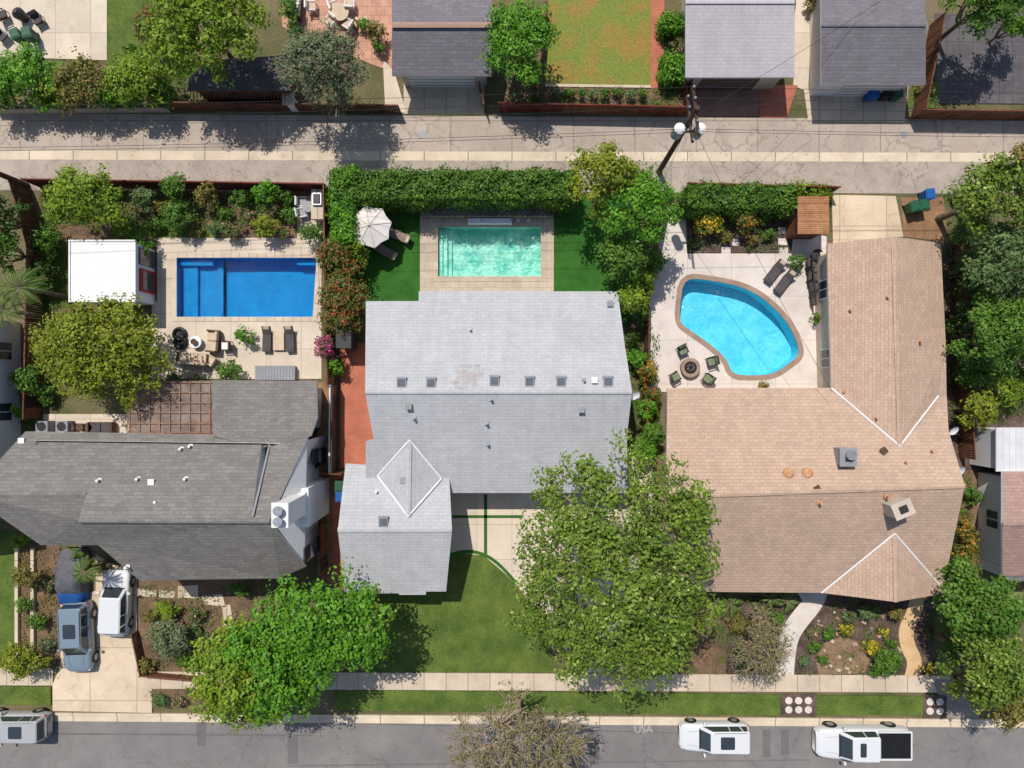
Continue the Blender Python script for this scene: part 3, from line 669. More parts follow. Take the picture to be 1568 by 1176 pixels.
def flashing(parent,a,b_,w=.13,m=white,dz=.045):
    A=P(*a);B=P(*b_); A.z+=dz;B.z+=dz; bb=MB(); d=(B-A).normalized(); s=Vector((-d.y,d.x,0)).normalized()*w/2
    u=Vector((0,0,.03)); bb.add([A-s,B-s,B+s,A+s,A+u,B+u],[(0,1,5,4),(4,5,2,3),(0,4,3),(1,2,5)],m); bb.obj('flashing',parent=parent)
def ridgecap(parent,a,b_,m,w=.28):
    flashing(parent,a,b_,w,m,.02)
def on(parent,kind,px,py,h,**k):
    p=P(px,py,h); b=MB(); z=h
    if kind=='skylight':
        b.box((p.x,p.y,z+.02),(.58,.58,.22),gray); b.box((p.x,p.y,z+.15),(.46,.46,.06),glasss,top=.85)
        b.box((p.x,p.y+.31,z+.05),(.66,.08,.1),gray)
    elif kind=='vent':
        b.cyl((p.x,p.y,z-.15),.045,.42,k.get('m',silver),10); b.cyl((p.x,p.y,z+.24),.085,.07,k.get('m',silver),12); b.box((p.x,p.y,z-.03),(.24,.24,.04),k.get('m',silver))
    elif kind=='boxvent':
        b.box((p.x,p.y,z+.05),(.3,.3,.22),k.get('m',dark),k.get('rot',0)); b.box((p.x,p.y,z+.18),(.38,.38,.05),k.get('m',dark),k.get('rot',0))
    elif kind=='dome':
        b.cyl((p.x,p.y,z-.1),.34,.24,tan,20); b.cyl((p.x,p.y,z+.14),.31,.1,tan,20,.18)
    elif kind=='chimney':
        s=k.get('s',(1.2,.8)); hh=k.get('hh',1.2); m=k.get('m',offw); b.box((p.x,p.y,z-.6+hh/2),(s[0],s[1],hh+1.2),m,k.get('rot',0)); t=z+hh
        b.box((p.x,p.y,t+.04),(s[0]+.14,s[1]+.14,.1),m,k.get('rot',0)); b.box((p.x,p.y,t+.1),(s[0]*.45,s[1]*.5,.12),dark,k.get('rot',0))
    b.obj({'skylight':'skylight','vent':'vent_pipe','boxvent':'roof_vent','dome':'tube_skylight','chimney':'chimney'}[kind],parent=parent)
# House B
eb=empty('gray_roof_house')
roof(eb,[[(560,461,3.2),(641,461,3.2),(641,446,3.0),(946,446,3.0),(957,530,4.2),(968,600,5.2),(559,600,5.2)],
 [(559,600,5.2),(968,600,5.2),(960,668,4.2),(962,755,3.0),(688,755,3.0),(686,734,3.3),(560,734,3.3),(560,676,4.1),(572,672,4.15),(566,640,4.6)]],roofB)
roof(eb,[[(529,710,3.02),(560,712,3.05),(572,728,3.28),(688,732,3.33),(692,812,4.45),(517,812,4.45)],[(517,812,4.45),(692,812,4.45),(683,906,3.05),(652,906,3.05),(652,911,3.0),(611,911,3.0),(611,909,3.0),(528,909,3.0)]],roofB,'garage_roof')
roof(eb,[[(627,674,4.25),(676,733,3.42),(625,791,4.25)],[(627,674,4.25),(578,729,3.42),(625,791,4.25)]],roofB,'cross_gable_roof',th=.03)
for a,b_ in (((627,674,4.25),(676,733,3.42)),((676,733,3.42),(625,791,4.25)),((625,791,4.25),(578,729,3.42)),((578,729,3.42),(627,674,4.25))): flashing(eb,a,b_,.12)
ridgecap(eb,(559,600,5.2),(968,600,5.2),roofB[0]); ridgecap(eb,(517,812,4.45),(692,812,4.45),roofB[0]); ridgecap(eb,(627,674,4.25),(625,791,4.25),roofB[1])
walls(eb,[(562,463),(643,463),(643,448),(944,448),(952,753),(690,753),(690,735),(562,735)],3.0,offw,inset=.35)
walls(eb,[(531,712),(686,712),(683,904),(529,904)],3.0,offw,inset=.35,name='garage_walls')
for x,y in ((615,586),(660,586),(757,583),(811,584),(859,584),(931,584)): on(eb,'skylight',x,y,5.0)
on(eb,'skylight',587,799,4.3)
for x,y,h in ((720,504,3.9),(894,582,5),(745,648,4.6),(747,680,4.1),(634,640,4.7),(752,611,5.1)): on(eb,'vent',x,y,h)
for x,y,h in ((626,622,4.95),(890,627,4.9),(934,465,3.3)): on(eb,'boxvent',x,y,h,m=gray)
on(eb,'boxvent',618,735,3.95,m=silver); on(eb,'boxvent',910,582,5.0,m=white); on(eb,'vent',577,752,3.6,m=white)
b=MB(); rr_=random.Random(3)
for k in range(60):
    x=rr_.gauss(713,9);y=min(596,max(560,rr_.gauss(580,9))); h=3+2.2*(y-446)/154; p=P(x,y,h+.03); b.box((p.x,p.y,p.z),(.3,.17,.015),rr_.choice([mat('aged_shingles',C(188,176,170),C(176,164,158),4,12,.1),roofB[0]]))
b.obj('shingle_repair',parent=eb)
# House C
ec=empty('tan_roof_house')
RC=[[(1022,594,3.0),(1273,594,3.0),(1378,683,4.42),(1437,606,3.15),(1450,606,3.0),(1453,660,3.9),(1478,744,5.6),(1020,761,5.6)],
 [(1020,761,5.6),(1478,744,5.6),(1446,895,3.1),(1440,897,3.1),(1370,817,4.5),(1258,908,3.0),(1022,906,3.0)],
 [(1267,373,3.0),(1368,362,4.42),(1378,683,4.42),(1273,594,3.0)],
 [(1368,362,4.42),(1441,372,3.0),(1449,533,3.0),(1450,606,3.0),(1437,606,3.15),(1378,683,4.42)],
 [(1370,817,4.5),(1258,908,3.0),(1372,922,4.5)],[(1370,817,4.5),(1372,922,4.5),(1447,909,3.0),(1440,897,3.1)]]
roof(ec,RC,roofC,fas=stuc)
for a,b_ in (((1273,594,3.0),(1378,683,4.42)),((1378,683,4.42),(1437,606,3.15)),((1370,817,4.5),(1258,908,3.0)),((1370,817,4.5),(1440,897,3.1))): flashing(ec,a,b_,.11)
ridgecap(ec,(1020,761,5.6),(1478,744,5.6),roofC[0]); ridgecap(ec,(1368,362,4.42),(1378,683,4.42),roofC[1]); ridgecap(ec,(1370,817,4.5),(1372,922,4.5),roofC[1])
walls(ec,[(1024,596),(1275,594),(1269,375),(1441,374),(1450,600),(1452,700),(1444,906),(1024,904)],3.0,stuc,inset=.35)
on(ec,'chimney',1290,698,4.7,s=(.9,1.0),hh=.7,m=gray); b=MB(); p=P(1303,697,5.6); b.cyl((p.x,p.y,5.0),.3,.75,silver,18); b.obj('exhaust_cylinder',parent=ec)
on(ec,'chimney',1368,775,5.3,s=(1.1,.85),hh=1.0,m=stuc,rot=.4)
for x,y in ((1207,725),(1236,725)): on(ec,'dome',x,y,5.05)
for x,y,h,r in ((1250,748,5.4,.5),(1352,690,4.55,.7)): on(ec,'boxvent',x,y,h,m=brown,rot=r)
for x,y,h in ((1385,707,4.8),(1408,523,3.8),(1357,455,4.2),(1340,640,3.9),(1255,770,5.4),(1425,690,4.5),(1290,600,3.1),(1358,760,5.6),(1300,475,3.4)): on(ec,'vent',x,y,h,m=tan)
# House A
ea=empty('dark_roof_house')
roof(ea,[[(38,661,3.6),(402,667,3.6),(385,793,7.1),(120,797,7.2),(132,757,6.2),(-50,757,6.2)],
 [(-50,757,6.2),(132,757,6.2),(120,797,5.9),(150,835,4.6),(62,835,4.6)],
 [(120,797,7.2),(385,793,7.1),(412,798,7.2),(429,886,4.6),(213,889,4.6),(150,835,5.9)],
 [(412,684,4.4),(472,669,4.4),(412,798,7.2),(385,793,7.1)],
 [(412,798,7.2),(468,868,4.6),(430,885,4.6)]],roofA)
roof(ea,[[(325,582,3.0),(485,583,3.0),(486,640,3.7),(476,668,3.9),(400,686,3.9),(325,668,3.9)]],roofA,'rear_roof')
b=MB(); q=[P(402,667,3.62),P(412,684,4.42),P(387,792,7.12)]; q2=[v-Vector((0,0,.9)) for v in q]
b.add(q+q2,[(0,1,4,3),(1,2,5,4),(0,3,5,2)],offw); b.obj('dormer_cheek',parent=ea)
ridgecap(ea,(120,797,7.2),(412,798,7.2),roofA[0]); ridgecap(ea,(-50,757,6.2),(132,757,6.2),roofA[0])
flashing(ea,(412,684,4.45),(387,790,7.15),.12,gray)
walls(ea,[(40,664),(400,668),(470,672),(466,866),(428,883),(214,886),(152,834),(40,834)],4.4,offw,inset=.45)
walls(ea,[(327,584),(483,585),(480,668),(327,668)],3.0,offw,inset=.4,name='rear_walls')
b=MB(); q=[P(470,674,4.4),P(416,797,7.0),P(466,864,4.5)]; g=[Vector((v.x,v.y,0)) for v in q]
b.add(q+g,[(0,3,4,1),(1,4,5,2),(0,1,2)],offw); b.obj('gable_wall',parent=ea)
b=MB(); b.box((-13.0,-7.6,2.4),(1.0,2.4,4.8),offw); b.box((-13.0,-7.4,4.6),(.98,1.9,1.0),offw,top=.75); b.box((-13.0,-7.35,6.5),(.8,1.25,3.8),offw); b.box((-13.0,-7.35,8.42),(.95,1.4,.12),white)
for dy in(-.3,.3): b.cyl((-13.0,-7.35+dy,8.48),.2,.35,silver,16); b.cyl((-13.0,-7.35+dy,8.83),.27,.06,silver,16)
b.obj('chimney',parent=ea)
b=MB()
for (y,z) in ((-4.7,2.2),(-10.6,1.8),(-10.6,4.0)): b.box((-12.82,y,z),(.1,1.0,1.2),glassd)
b.obj('side_windows',parent=ea)
for x,y,h in ((152,735,5.6),(212,733,5.5),(285,733,5.5),(278,687,4.2),(292,683,4.1),(240,768,6.3),(195,868,5.2)): on(ea,'vent',x,y,h,m=white)
on(ea,'boxvent',233,738,5.6,m=white); on(ea,'boxvent',35,675,3.9,m=white)
# pergola with translucent roof panels
b=MB()
rail=mat('pergola_timber',C(168,134,110),C(140,108,86),1.5,14,.2)
for x in np.linspace(200,323,9): a=P(x,584,2.9);c=P(x,664,2.9); b.box(((a.x+c.x)/2,(a.y+c.y)/2,3.05),(.05,abs(a.y-c.y),.06),rail)
for y in (586,601,617,632,648,662): a=P(198,y,2.9);c=P(325,y,2.9); b.box(((a.x+c.x)/2,a.y,3.085),(abs(a.x-c.x),.05,.05),rail)
for y in (586,624,662): a=P(198,y,2.9);c=P(325,y,2.9); b.box(((a.x+c.x)/2,a.y,2.88),(abs(a.x-c.x),.1,.16),wood)
for x,y in((200,586),(323,586),(200,662),(260,586)): p=P(x,y,2.75); b.box((p.x,p.y,1.4),(.12,.12,2.78),wood)
m,nt,bs,out=newmat('polycarbonate'); bs.inputs['Base Color'].default_value=(.42,.35,.3,1); bs.inputs['Roughness'].default_value=.25
tr=nt.nodes.new('ShaderNodeBsdfTransparent'); tr.inputs[0].default_value=(.84,.76,.7,1); mx=nt.nodes.new('ShaderNodeMixShader')
tcn=nt.nodes.new('ShaderNodeTexCoord'); nn_=noise(nt,tcn.outputs['Object'],1.1,4,.7); rp=ramp(nt,nn_.outputs[0],.3,.7,(.12,.12,.12,1),(.5,.5,.5,1)); nt.links.new(rp,mx.inputs[0])
nt.links.new(tr.outputs[0],mx.inputs[1]); nt.links.new(bs.outputs[0],mx.inputs[2]); nt.links.new(mx.outputs[0],out.inputs[0])
a=P(197,583,2.98);c=P(325,663,2.98); b.box(((a.x+c.x)/2,(a.y+c.y)/2,2.99),(c.x-a.x,a.y-c.y,.02),m); b.obj('pergola')
def gable(name,x0,y0,x1,y1,eh,rh,mats,axis='x',wm=offw,fas=white,win=True,ry=None):
    e=empty(name)
    if axis=='x':
        ry=ry or (y0+y1)/2
        roof(e,[[(x0,y0,eh),(x1,y0,eh),(x1,ry,rh),(x0,ry,rh)],[(x0,ry,rh),(x1,ry,rh),(x1,y1,eh),(x0,y1,eh)]],mats,fas=fas); ridgecap(e,(x0,ry,rh),(x1,ry,rh),mats[0])
    else:
        rx=ry or (x0+x1)/2
        roof(e,[[(x0,y0,eh),(rx,y0,rh),(rx,y1,rh),(x0,y1,eh)],[(rx,y0,rh),(x1,y0,eh),(x1,y1,eh),(rx,y1,rh)]],mats,fas=fas)
    w=walls(e,[(x0+2,y0+2),(x1-2,y0+2),(x1-2,y1-2),(x0+2,y1-2)],eh,wm,inset=.35,win=win)
    q=offset(W([(x0+2,y0+2),(x1-2,y0+2),(x1-2,y1-2),(x0+2,y1-2)],eh),-.35)
    if axis=='x':
        yy=P(0,ry,rh).y; b=MB()
        for xx,ya,yb in ((q[0][0],q[0][1],q[3][1]),(q[1][0],q[1][1],q[2][1])): b.add([(xx,ya,eh-.2),(xx,yb,eh-.2),(xx,yy,rh-.2)],[(0,1,2)],wm)
    else:
        xc=P(rx,0,rh).x; b=MB()
        for yy,xa,xb in ((q[0][1],q[0][0],q[1][0]),(q[3][1],q[3][0],q[2][0])): b.add([(xa,yy,eh-.2),(xb,yy,eh-.2),(xc,yy,rh-.2)],[(0,1,2)],wm)
    b.obj('gable_ends',parent=e)
    return e,q
def gdoor(e,px0,px1,y,m):
    b=MB(); a=P(px0,0).x; c=P(px1,0).x
    b.box(((a+c)/2,y-.03,1.1),(c-a,.08,2.2),m)
    for k in range(1,5): b.box(((a+c)/2,y-.08,k*.44),(c-a,.03,.03),gray)
    b.obj('garage_door',parent=e)
e,q=gable('garage',600,-45,753,115,2.7,3.9,roofD,wm=stuc,win=False,ry=36); gdoor(e,630,728,q[2][1],white)
flashing(e,(600,38,3.92),(753,38,3.92),.35,mat('tan_ridge',C(170,140,124)),.03)
e,q=gable('garage',1050,-110,1217,118,2.8,4.3,roofE,wm=stuc,win=False,ry=2); gdoor(e,1066,1150,q[2][1],brown)
e,q=gable('garage',1258,-60,1418,129,2.8,4.0,roofD,wm=offw,win=False,ry=37); gdoor(e,1275,1365,q[2][1],white)
gable('white_house',-420,470,-60,800,5.6,7.5,roofA,'y')
e,q=gable('white_house',1536,722,1830,882,3.0,4.4,shingle('shingle_brown',C(170,140,130),.1))
def shed(name,x0,y0,x1,y1,h,m,wm=offw,lip=.1):
    b=MB(); w=W(R4(x0,y0,x1,y1),h); b.prism(w,h-lip,h,m); b.prism(offset(w,-.15),0,h-lip-.002,wm)
    return b
b=shed('s',105,367,207,463,2.7,white)
a=P(105,367,2.7);c=P(207,463,2.7)
b.box(((a.x+c.x)/2,a.y-.06,2.73),(c.x-a.x,.1,.08),white); b.box(((a.x+c.x)/2,c.y+.06,2.73),(c.x-a.x,.1,.08),white); b.box((a.x+.06,(a.y+c.y)/2,2.73),(.1,a.y-c.y-.24,.08),white)
p=P(207,0,2.7); b.box((p.x-.1,6.85,1.05),(.12,1.5,1.9),red); b.box((p.x-.04,6.85,1.05),(.06,1.2,1.4),glassd); b.box((p.x-.1,8.4,1.05),(.12,1.1,2.0),glassd); b.obj('pool_house')
b=shed('s',1222,300,1270,358,2.4,woodlt,wood); b.obj('wooden_shed')
b=shed('s',1526,655,1700,722,2.8,mat('white_metal_roof',C(222,220,222),C(206,204,208),1,10,.05,joints=(.4,20,.02,C(190,188,192),0)),offw); b.obj('metal_roof_shed')
b=shed('s',1540,868,1700,890,2.9,roofD[0],offw); b.obj('annex_building')
b=MB(); w=W([(318,92),(438,84),(446,138),(286,138),(290,118)],2.6); b.prism(w,2.45,2.6,mat('dark_roof_felt',C(88,84,86),C(74,70,72),1,12,.12)); b.prism(offset(w,-.25),0,2.44,wood)
a=P(290,142,2.3);c=P(440,142,2.3)
for k in range(30): b.box((a.x+(c.x-a.x)*k/29,a.y-.05,2.2),(.05,.5,.06),wood)
b.obj('garden_shed')
b=shed('s',432,140,450,160,1.6,walk); b.obj('masonry_pier')
b=MB(); b.prism(W([(643,312),(848,312),(848,330),(643,330)],1.0),0,.95,granite); b.prism(W([(641,311),(850,311),(850,314),(641,314)],1.0),.951,1.02,walk); b.obj('stone_wall')
b=MB(); b.prism(W([(716,334),(784,334),(784,342),(716,342)],.5),.05,.5,white); p=P(738,337,.5)
for dx in(0,2.): b.cyl((p.x+dx,p.y,.5),.1,.03,silver,16)
b.obj('water_spillway')
b=MB()
for x in(793,809): p=P(x,338); b.cyl((p.x,p.y,.05),.14,.02,white,16)
b.obj('skimmer_lids')
def fence(name,pts,h,m,post=True):
    b=MB()
    for i in range(len(pts)-1):
        A=P(*pts[i]);B=P(*pts[i+1]);d=B-A;L=d.length; ang=math.atan2(d.y,d.x); u=d/L; c=(A+B)/2
        nb=max(1,int(L/.16))
        for k in range(nb):
            q=A+d*((k+.5)/nb); b.box((q.x,q.y,h/2+rnd.uniform(-.015,.015)),(L/nb*.9,.03,h),m,ang)
        b.box((c.x,c.y,h+.03),(L,.09,.04),m,ang)
        for k in range(int(L/2.4)+1):
            q=A+u*min(L,k*2.4); b.box((q.x,q.y,h/2+.05),(.1,.1,h+.1),m,ang)
    return b.obj(name)
fence('wooden_fence',[(62,286),(505,293)],1.8,woodred); fence('wooden_fence',[(44,290),(70,385),(64,640)],1.8,wood)
fence('wooden_fence',[(506,293),(512,590)],1.8,wood); fence('metal_fence',[(518,590),(517,720)],1.7,dark); fence('white_fence',[(514,590),(513,720)],1.5,white); fence('gate',[(500,720),(532,722)],1.6,wood)
fence('redwood_fence',[(765,171),(1048,177)],1.5,woodred); fence('redwood_fence',[(735,140),(742,172)],1.4,wood); fence('wooden_fence',[(1392,182),(1700,186)],1.6,wood)
fence('wooden_fence',[(262,168),(615,173)],1.3,wood); fence('wooden_fence',[(1424,40),(1395,182)],1.7,wood); fence('wooden_fence',[(1050,150),(1056,20)],1.6,wood); fence('wooden_fence',[(835,20),(822,160)],1.3,wood)
fence('wooden_fence',[(1460,372),(1462,600),(1468,700)],1.7,wood); fence('wooden_fence',[(1014,318),(988,440),(984,650)],1.6,wood)
fence('picket_fence',[(211,966),(224,1028),(320,1036)],.8,wood); fence('railing',[(1234,402),(1240,470)],1.0,dark); fence('wooden_fence',[(500,800),(502,880)],1.6,wood)
fence('garden_wall',[(0,174),(262,172)],.7,stuc); fence('wooden_fence',[(1048,290),(1272,296)],1.5,woodred); fence('redwood_fence',[(1045,128),(1046,178)],1.2,woodred)
for (a,c) in (((28,835),(30,1028)),((52,838),(54,1028))):
    b=MB(); A=P(*a);B=P(*c); b.box(((A.x+B.x)/2,(A.y+B.y)/2,.15),(.22,abs(A.y-B.y),.3),walk)
    b.obj('planter_curb')
# ---------------------------------------------------------------- furniture
def lounger(px,py,rot,m,fm=dark,name='sun_lounger'):
    b=MB(); b.box((0,-.0,.28),(1.2,.62,.06),fm); b.box((.05,0,.34),(1.25,.58,.09),m); b.box((-.78,0,.5),(.62,.58,.09),m,0,1,.55); b.box((-.78,0,.44),(.62,.62,.04),fm,0,1,.55)
    for x in(-.5,.55):
        for y in(-.26,.26): b.box((x,y,.13),(.05,.05,.26),fm)
    b.box((-.95,0,.62),(.25,.4,.08),beigecush,0,1,.55)
    b.obj(name,P(px,py,.05),rot,bevel=.02)
def chair(px,py,rot,m=brown,seat=cush,name='patio_chair'):
    b=MB(); b.box((0,0,.4),(.6,.6,.08),m); b.box((.02,0,.47),(.52,.5,.1),seat); b.box((-.3,0,.68),(.1,.6,.5),m,0,1,-.2); b.box((-.23,0,.68),(.08,.48,.36),seat,0,1,-.2)
    for y in(-.3,.3): b.box((0,y,.6),(.55,.07,.05),m)
    for x in(-.26,.26):
        for y in(-.28,.28): b.box((x,y,.2),(.05,.05,.4),m); b.box((x*.8,y,.5),(.04,.05,.2),m)
    b.obj(name,P(px,py,.05),rot,bevel=.015)
def sofa(px,py,rot,L=1.8,m=beigecush,name='outdoor_sofa'):
    b=MB(); b.box((0,0,.22),(L,.8,.3),brown); n=max(1,int(L/.65))
    for k in range(n): x=-L/2+L*(k+.5)/n; b.box((x,.05,.43),(L/n-.04,.68,.14),m); b.box((x,-.32,.66),(L/n-.06,.16,.4),m)
    for x in(-L/2,L/2): b.box((x,0,.42),(.12,.82,.5),brown)
    b.obj(name,P(px,py,.05),rot,bevel=.03)
def table(px,py,r,m=white,name='round_table',h=.45):
    b=MB(); b.cyl((0,0,h-.05),r,.05,m,28); b.cyl((0,0,.03),.06,h-.08,dark,10); b.cyl((0,0,0),r*.5,.03,dark,20); b.obj(name,P(px,py,.05))
def bin_(px,py,rot,m,name='trash_bin'):
    b=MB(); b.box((0,0,.5),(.5,.58,.84),m,0,1.15); b.box((0,.0,.96),(.62,.7,.08),m); b.box((0,-.02,1.02),(.5,.5,.05),m); b.tube((-.28,.36,.95),(.28,.36,.95),.025,.025,m,8)
    for x in(-.24,.24): b.tube((x-.03,.26,.1),(x+.03,.26,.1),.1,.1,black,12)
    b.obj(name,P(px,py,.05),rot,bevel=.03)
def dish(px,py,h,r=.35):
    b=MB(); n=18
    R0=Matrix.Rotation(.6,3,'X')@Matrix.Rotation(.2,3,'Y'); vs=[R0@Vector((0,0,0))]
    for k,rr in enumerate((.5,1)):
        for i in range(n): a=2*math.pi*i/n; vs.append(R0@Vector((r*rr*math.cos(a),r*rr*math.sin(a),.25*r*rr*rr)))
    fs=[(0,1+i,1+(i+1)%n) for i in range(n)]+[(1+i,1+n+i,1+n+(i+1)%n,1+(i+1)%n) for i in range(n)]
    b.add(vs,fs,offw); b.tube((0,0,-.6),(0,0,0),.03,.03,silver,8); b.tube(vs[1+n+13],R0@Vector((0,0,.4)),.015,.015,silver,6); b.box(R0@Vector((0,0,.42)),(.08,.08,.1),dark)
    b.obj('satellite_dish',P(px,py,h))
dish(1460,659,3.6,.32); dish(1467,721,3.9,.42); dish(972,605,4.6,.32)
b=MB(); r=1.42; n=8; vs=[(0,0,2.75)]
for i in range(n):
    a=2*math.pi*i/n+.2; vs.append((r*math.cos(a),r*math.sin(a),2.25))
for i in range(n):
    a=2*math.pi*(i+.5)/n+.2; vs.append((r*.87*math.cos(a),r*.87*math.sin(a),2.27))
uc=mat('umbrella_canvas',C(226,220,214),C(208,202,196),1,10,.05)
b.add(vs,[f for i in range(n) for f in ((0,1+i,1+n+i),(0,1+n+i,1+(i+1)%n))],uc)
for i in range(n):
    a=2*math.pi*i/n+.2; b.tube((0,0,2.77),(r*math.cos(a),r*math.sin(a),2.27),.018,.018,beigecush,5)
b.cyl((0,0,0),.03,2.8,silver,10); b.cyl((0,0,2.74),.12,.14,uc,10,.03); b.cyl((0,0,0),.35,.08,dark,20)
q=P(566,346,2.5); b.obj('patio_umbrella',(q.x,q.y,.04))
lounger(607,360,math.radians(155),taupe,brown); lounger(588,384,math.radians(150),taupe,brown)
lounger(411,524,math.radians(-92),cush,dark); lounger(446,524,math.radians(-88),cush,dark); b=MB(); b.box((0,0,.2),(.75,1.3,.1),beigecush); b.box((0,0,.08),(.6,1.1,.14),white); b.obj('side_table',P(428,522,.05),0,bevel=.02)
lounger(1181,421,math.radians(233),cush,dark); lounger(1196,437,math.radians(233),cush,dark)
table(303,524,.42); table(303,524,.2,brown,'planter_bowl',.7); sofa(300,550,math.radians(-5),2.0); sofa(330,523,math.radians(85),1.4); chair(327,552,math.radians(150),beigecush,beigecush); chair(350,530,math.radians(180),brown,white)
for x,y in((276,512),(277,524)):
    b=MB()
    for i in range(18):
        a=2*math.pi*i/18;a2=2*math.pi*(i+1)/18; b.tube((.38*math.cos(a),.38*math.sin(a),.14),(.38*math.cos(a2),.38*math.sin(a2),.14),.13,.13,black,8,False)
    b.cyl((0,0,.05),.36,.06,dark,18); b.obj('pool_float',P(x,y,.05))
b=MB(); b.box((0,0,.28),(2.6,.9,.5),gray); b.box((0,0,.55),(2.68,.96,.05),gray)
for k in range(-6,7): b.box((k*.2,0,.58),(.012,.94,.012),dark)
b.obj('storage_bench',P(425,571,.05))
b=MB(); b.cyl((0,0,0),.62,.4,brown,22); b.cyl((0,0,.4),.66,.05,copC,22); b.cyl((0,0,.452),.42,.02,black,20)
for k in range(9): a=k*.7; b.box((.2*math.cos(a),.2*math.sin(a),.5),(.12,.1,.08),granite,a)
b.obj('fire_pit',P(1055,563,.05))
fl=mat('floral_cushion',C(150,160,130),C(80,96,66),6,20,.3)
for x,y in((1043,537),(1087,554),(1081,580),(1032,577)):
    a=math.atan2(-(563-y),1055-x); chair(x,y,a,dark,fl)
b=MB()
b.box((0,0,.45),(.7,2.6,.9),granite); b.box((0,0,.92),(.8,2.7,.06),walk); b.box((-.02,.5,1.05),(.55,.8,.25),silver); b.tube((-.2,.12,1.1),(-.2,.88,1.1),.03,.03,dark,8); b.obj('outdoor_kitchen',P(1256,420,.05))
chair(1238,405,0,dark,cush); chair(1240,425,0,dark,cush); chair(1243,440,.2,dark,cush); table(1246,393,.4,dark,'bistro_table',.7)
b=MB(); b.box((0,0,.6),(.55,.9,1.2),blue); b.box((0,0,1.22),(.6,.95,.06),white); b.obj('pool_pump_box',P(1256,508,.05)); b=MB(); b.cyl((0,0,0),.26,.5,brown,16,.3); b.obj('planter_pot',P(1252,489,.05))
b=MB(); b.box((0,0,.45),(.75,1.9,.9),stuc); b.box((0,0,.93),(.85,2.0,.06),walk); b.box((0,.3,1.05),(.6,.8,.22),silver); b.box((0,.3,1.2),(.5,.7,.12),dark,0,.8); b.obj('barbecue_island',P(492,318,.05))
for x,y,r in((466,312,0),(466,328,.2)): chair(x,y,r,white,gray)
table(476,320,.38,gray,'bistro_table',.7)
bin_(1389,321,.3,green); bin_(1403,319,.2,green); bin_(1412,303,.1,blue)
bin_(1328,151,1.5,blue); bin_(1348,149,0,black); bin_(1364,150,0,green)
bin_(525,742,0,green); bin_(526,757,0,blue); bin_(484,706,0,black); bin_(37,62,.4,green); bin_(55,60,.2,green)
for x,y,m in((10,28,brown),(64,35,dark),(10,60,gray)): chair(x,y,rnd.uniform(0,6),m,cush)
b=MB(); b.cyl((0,0,0),.3,.7,dark,18,.4); b.cyl((0,0,.7),.4,.3,dark,18,.12); b.obj('kettle_grill',P(38,28,.05))
for x,y,r in((515,15,.3),(538,12,1.5),(535,42,2.6),(508,38,4),(480,15,0)): chair(x,y,r,white,beigecush)
table(524,26,.6,beigecush,'patio_table',.7); sofa(455,12,1.5,1.8,white)
b=MB()
for k in range(14): b.box((rnd.uniform(-.8,.8),rnd.uniform(-.5,.5),.15),(rnd.uniform(.2,.4),rnd.uniform(.2,.4),.3),beigecush,rnd.uniform(0,3),.8)
b.obj('decorative_rocks',P(548,38,.05))
b=MB()
for k in range(45):
    x=rnd.uniform(1250,1378);y=rnd.uniform(930,1030); p=P(x,y); s=rnd.uniform(.12,.32); b.box((p.x,p.y,.06+s*.25),(s,s*rnd.uniform(.6,1),s*.6),rnd.choice([copC,pinkpav,walk]),rnd.uniform(0,3),.65)
b.obj('garden_rocks',bevel=.03)
for x in(75,105):
    b=MB(); b.box((0,0,.4),(.8,.7,.75),gray); b.cyl((0,0,.78),.3,.03,dark,20); b.obj('air_conditioner',P(x,652,.05))
sofa(160,655,0,1.6,cush)
sofa(240,625,0,1.6,beigecush); table(270,630,.5,woodlt,'patio_table',.7)
b=MB(); b.box((0,0,.05),(1.8,.5,.1),dark)
for k in range(3): b.cyl((-.6+k*.6,0,.1),.2,.4,brown,14,.25)
b.obj('planter_pots',P(128,654,.05))
b=MB(); b.box((0,0,.35),(.9,1.1,.7),dark,0,.85); b.box((0,0,.75),(.6,.8,.1),silver); b.obj('air_conditioner',P(489,697,.04))
b=MB(); b.box((0,0,1.0),(.9,2.0,2.0),dark); b.box((0,0,2.02),(1.0,2.1,.05),dark); b.obj('storage_cabinet',P(537,512,.05))
# ---------------------------------------------------------------- vehicles
def paint(name,c,metal=0):
    m,nt,b,out=newmat(name); b.inputs['Base Color'].default_value=c; b.inputs['Roughness'].default_value=.32; b.inputs['Metallic'].default_value=metal
    b.inputs['Coat Weight'].default_value=.6; b.inputs['Coat Roughness'].default_value=.06; return m
pw=paint('car_paint_white',C(222,224,226,.8)); pg=paint('car_paint_bluegray',C(132,150,162),.2); pd=paint('car_paint_silver',C(176,176,178),.1)
cg=paint('car_glass',(.03,.038,.044,1)); cg.node_tree.nodes['Principled BSDF'].inputs['Roughness'].default_value=.05
tail=mat('tail_light',C(190,20,20),rough=.2,bump=0); head=mat('head_light',C(200,204,210),rough=.1,bump=0)
def rrect(x0,x1,w0,w1,r,z,k=4):
    pts=[]
    for cx,cy,a0 in ((x1-r,w1-r,0),(x0+r,w0-r,90),(x0+r,-w0+r,180),(x1-r,-w1+r,270)):
        for j in range(k): a=math.radians(a0+90*j/(k-1)); pts.append((cx+r*math.cos(a),cy+r*math.sin(a),z))
    return pts
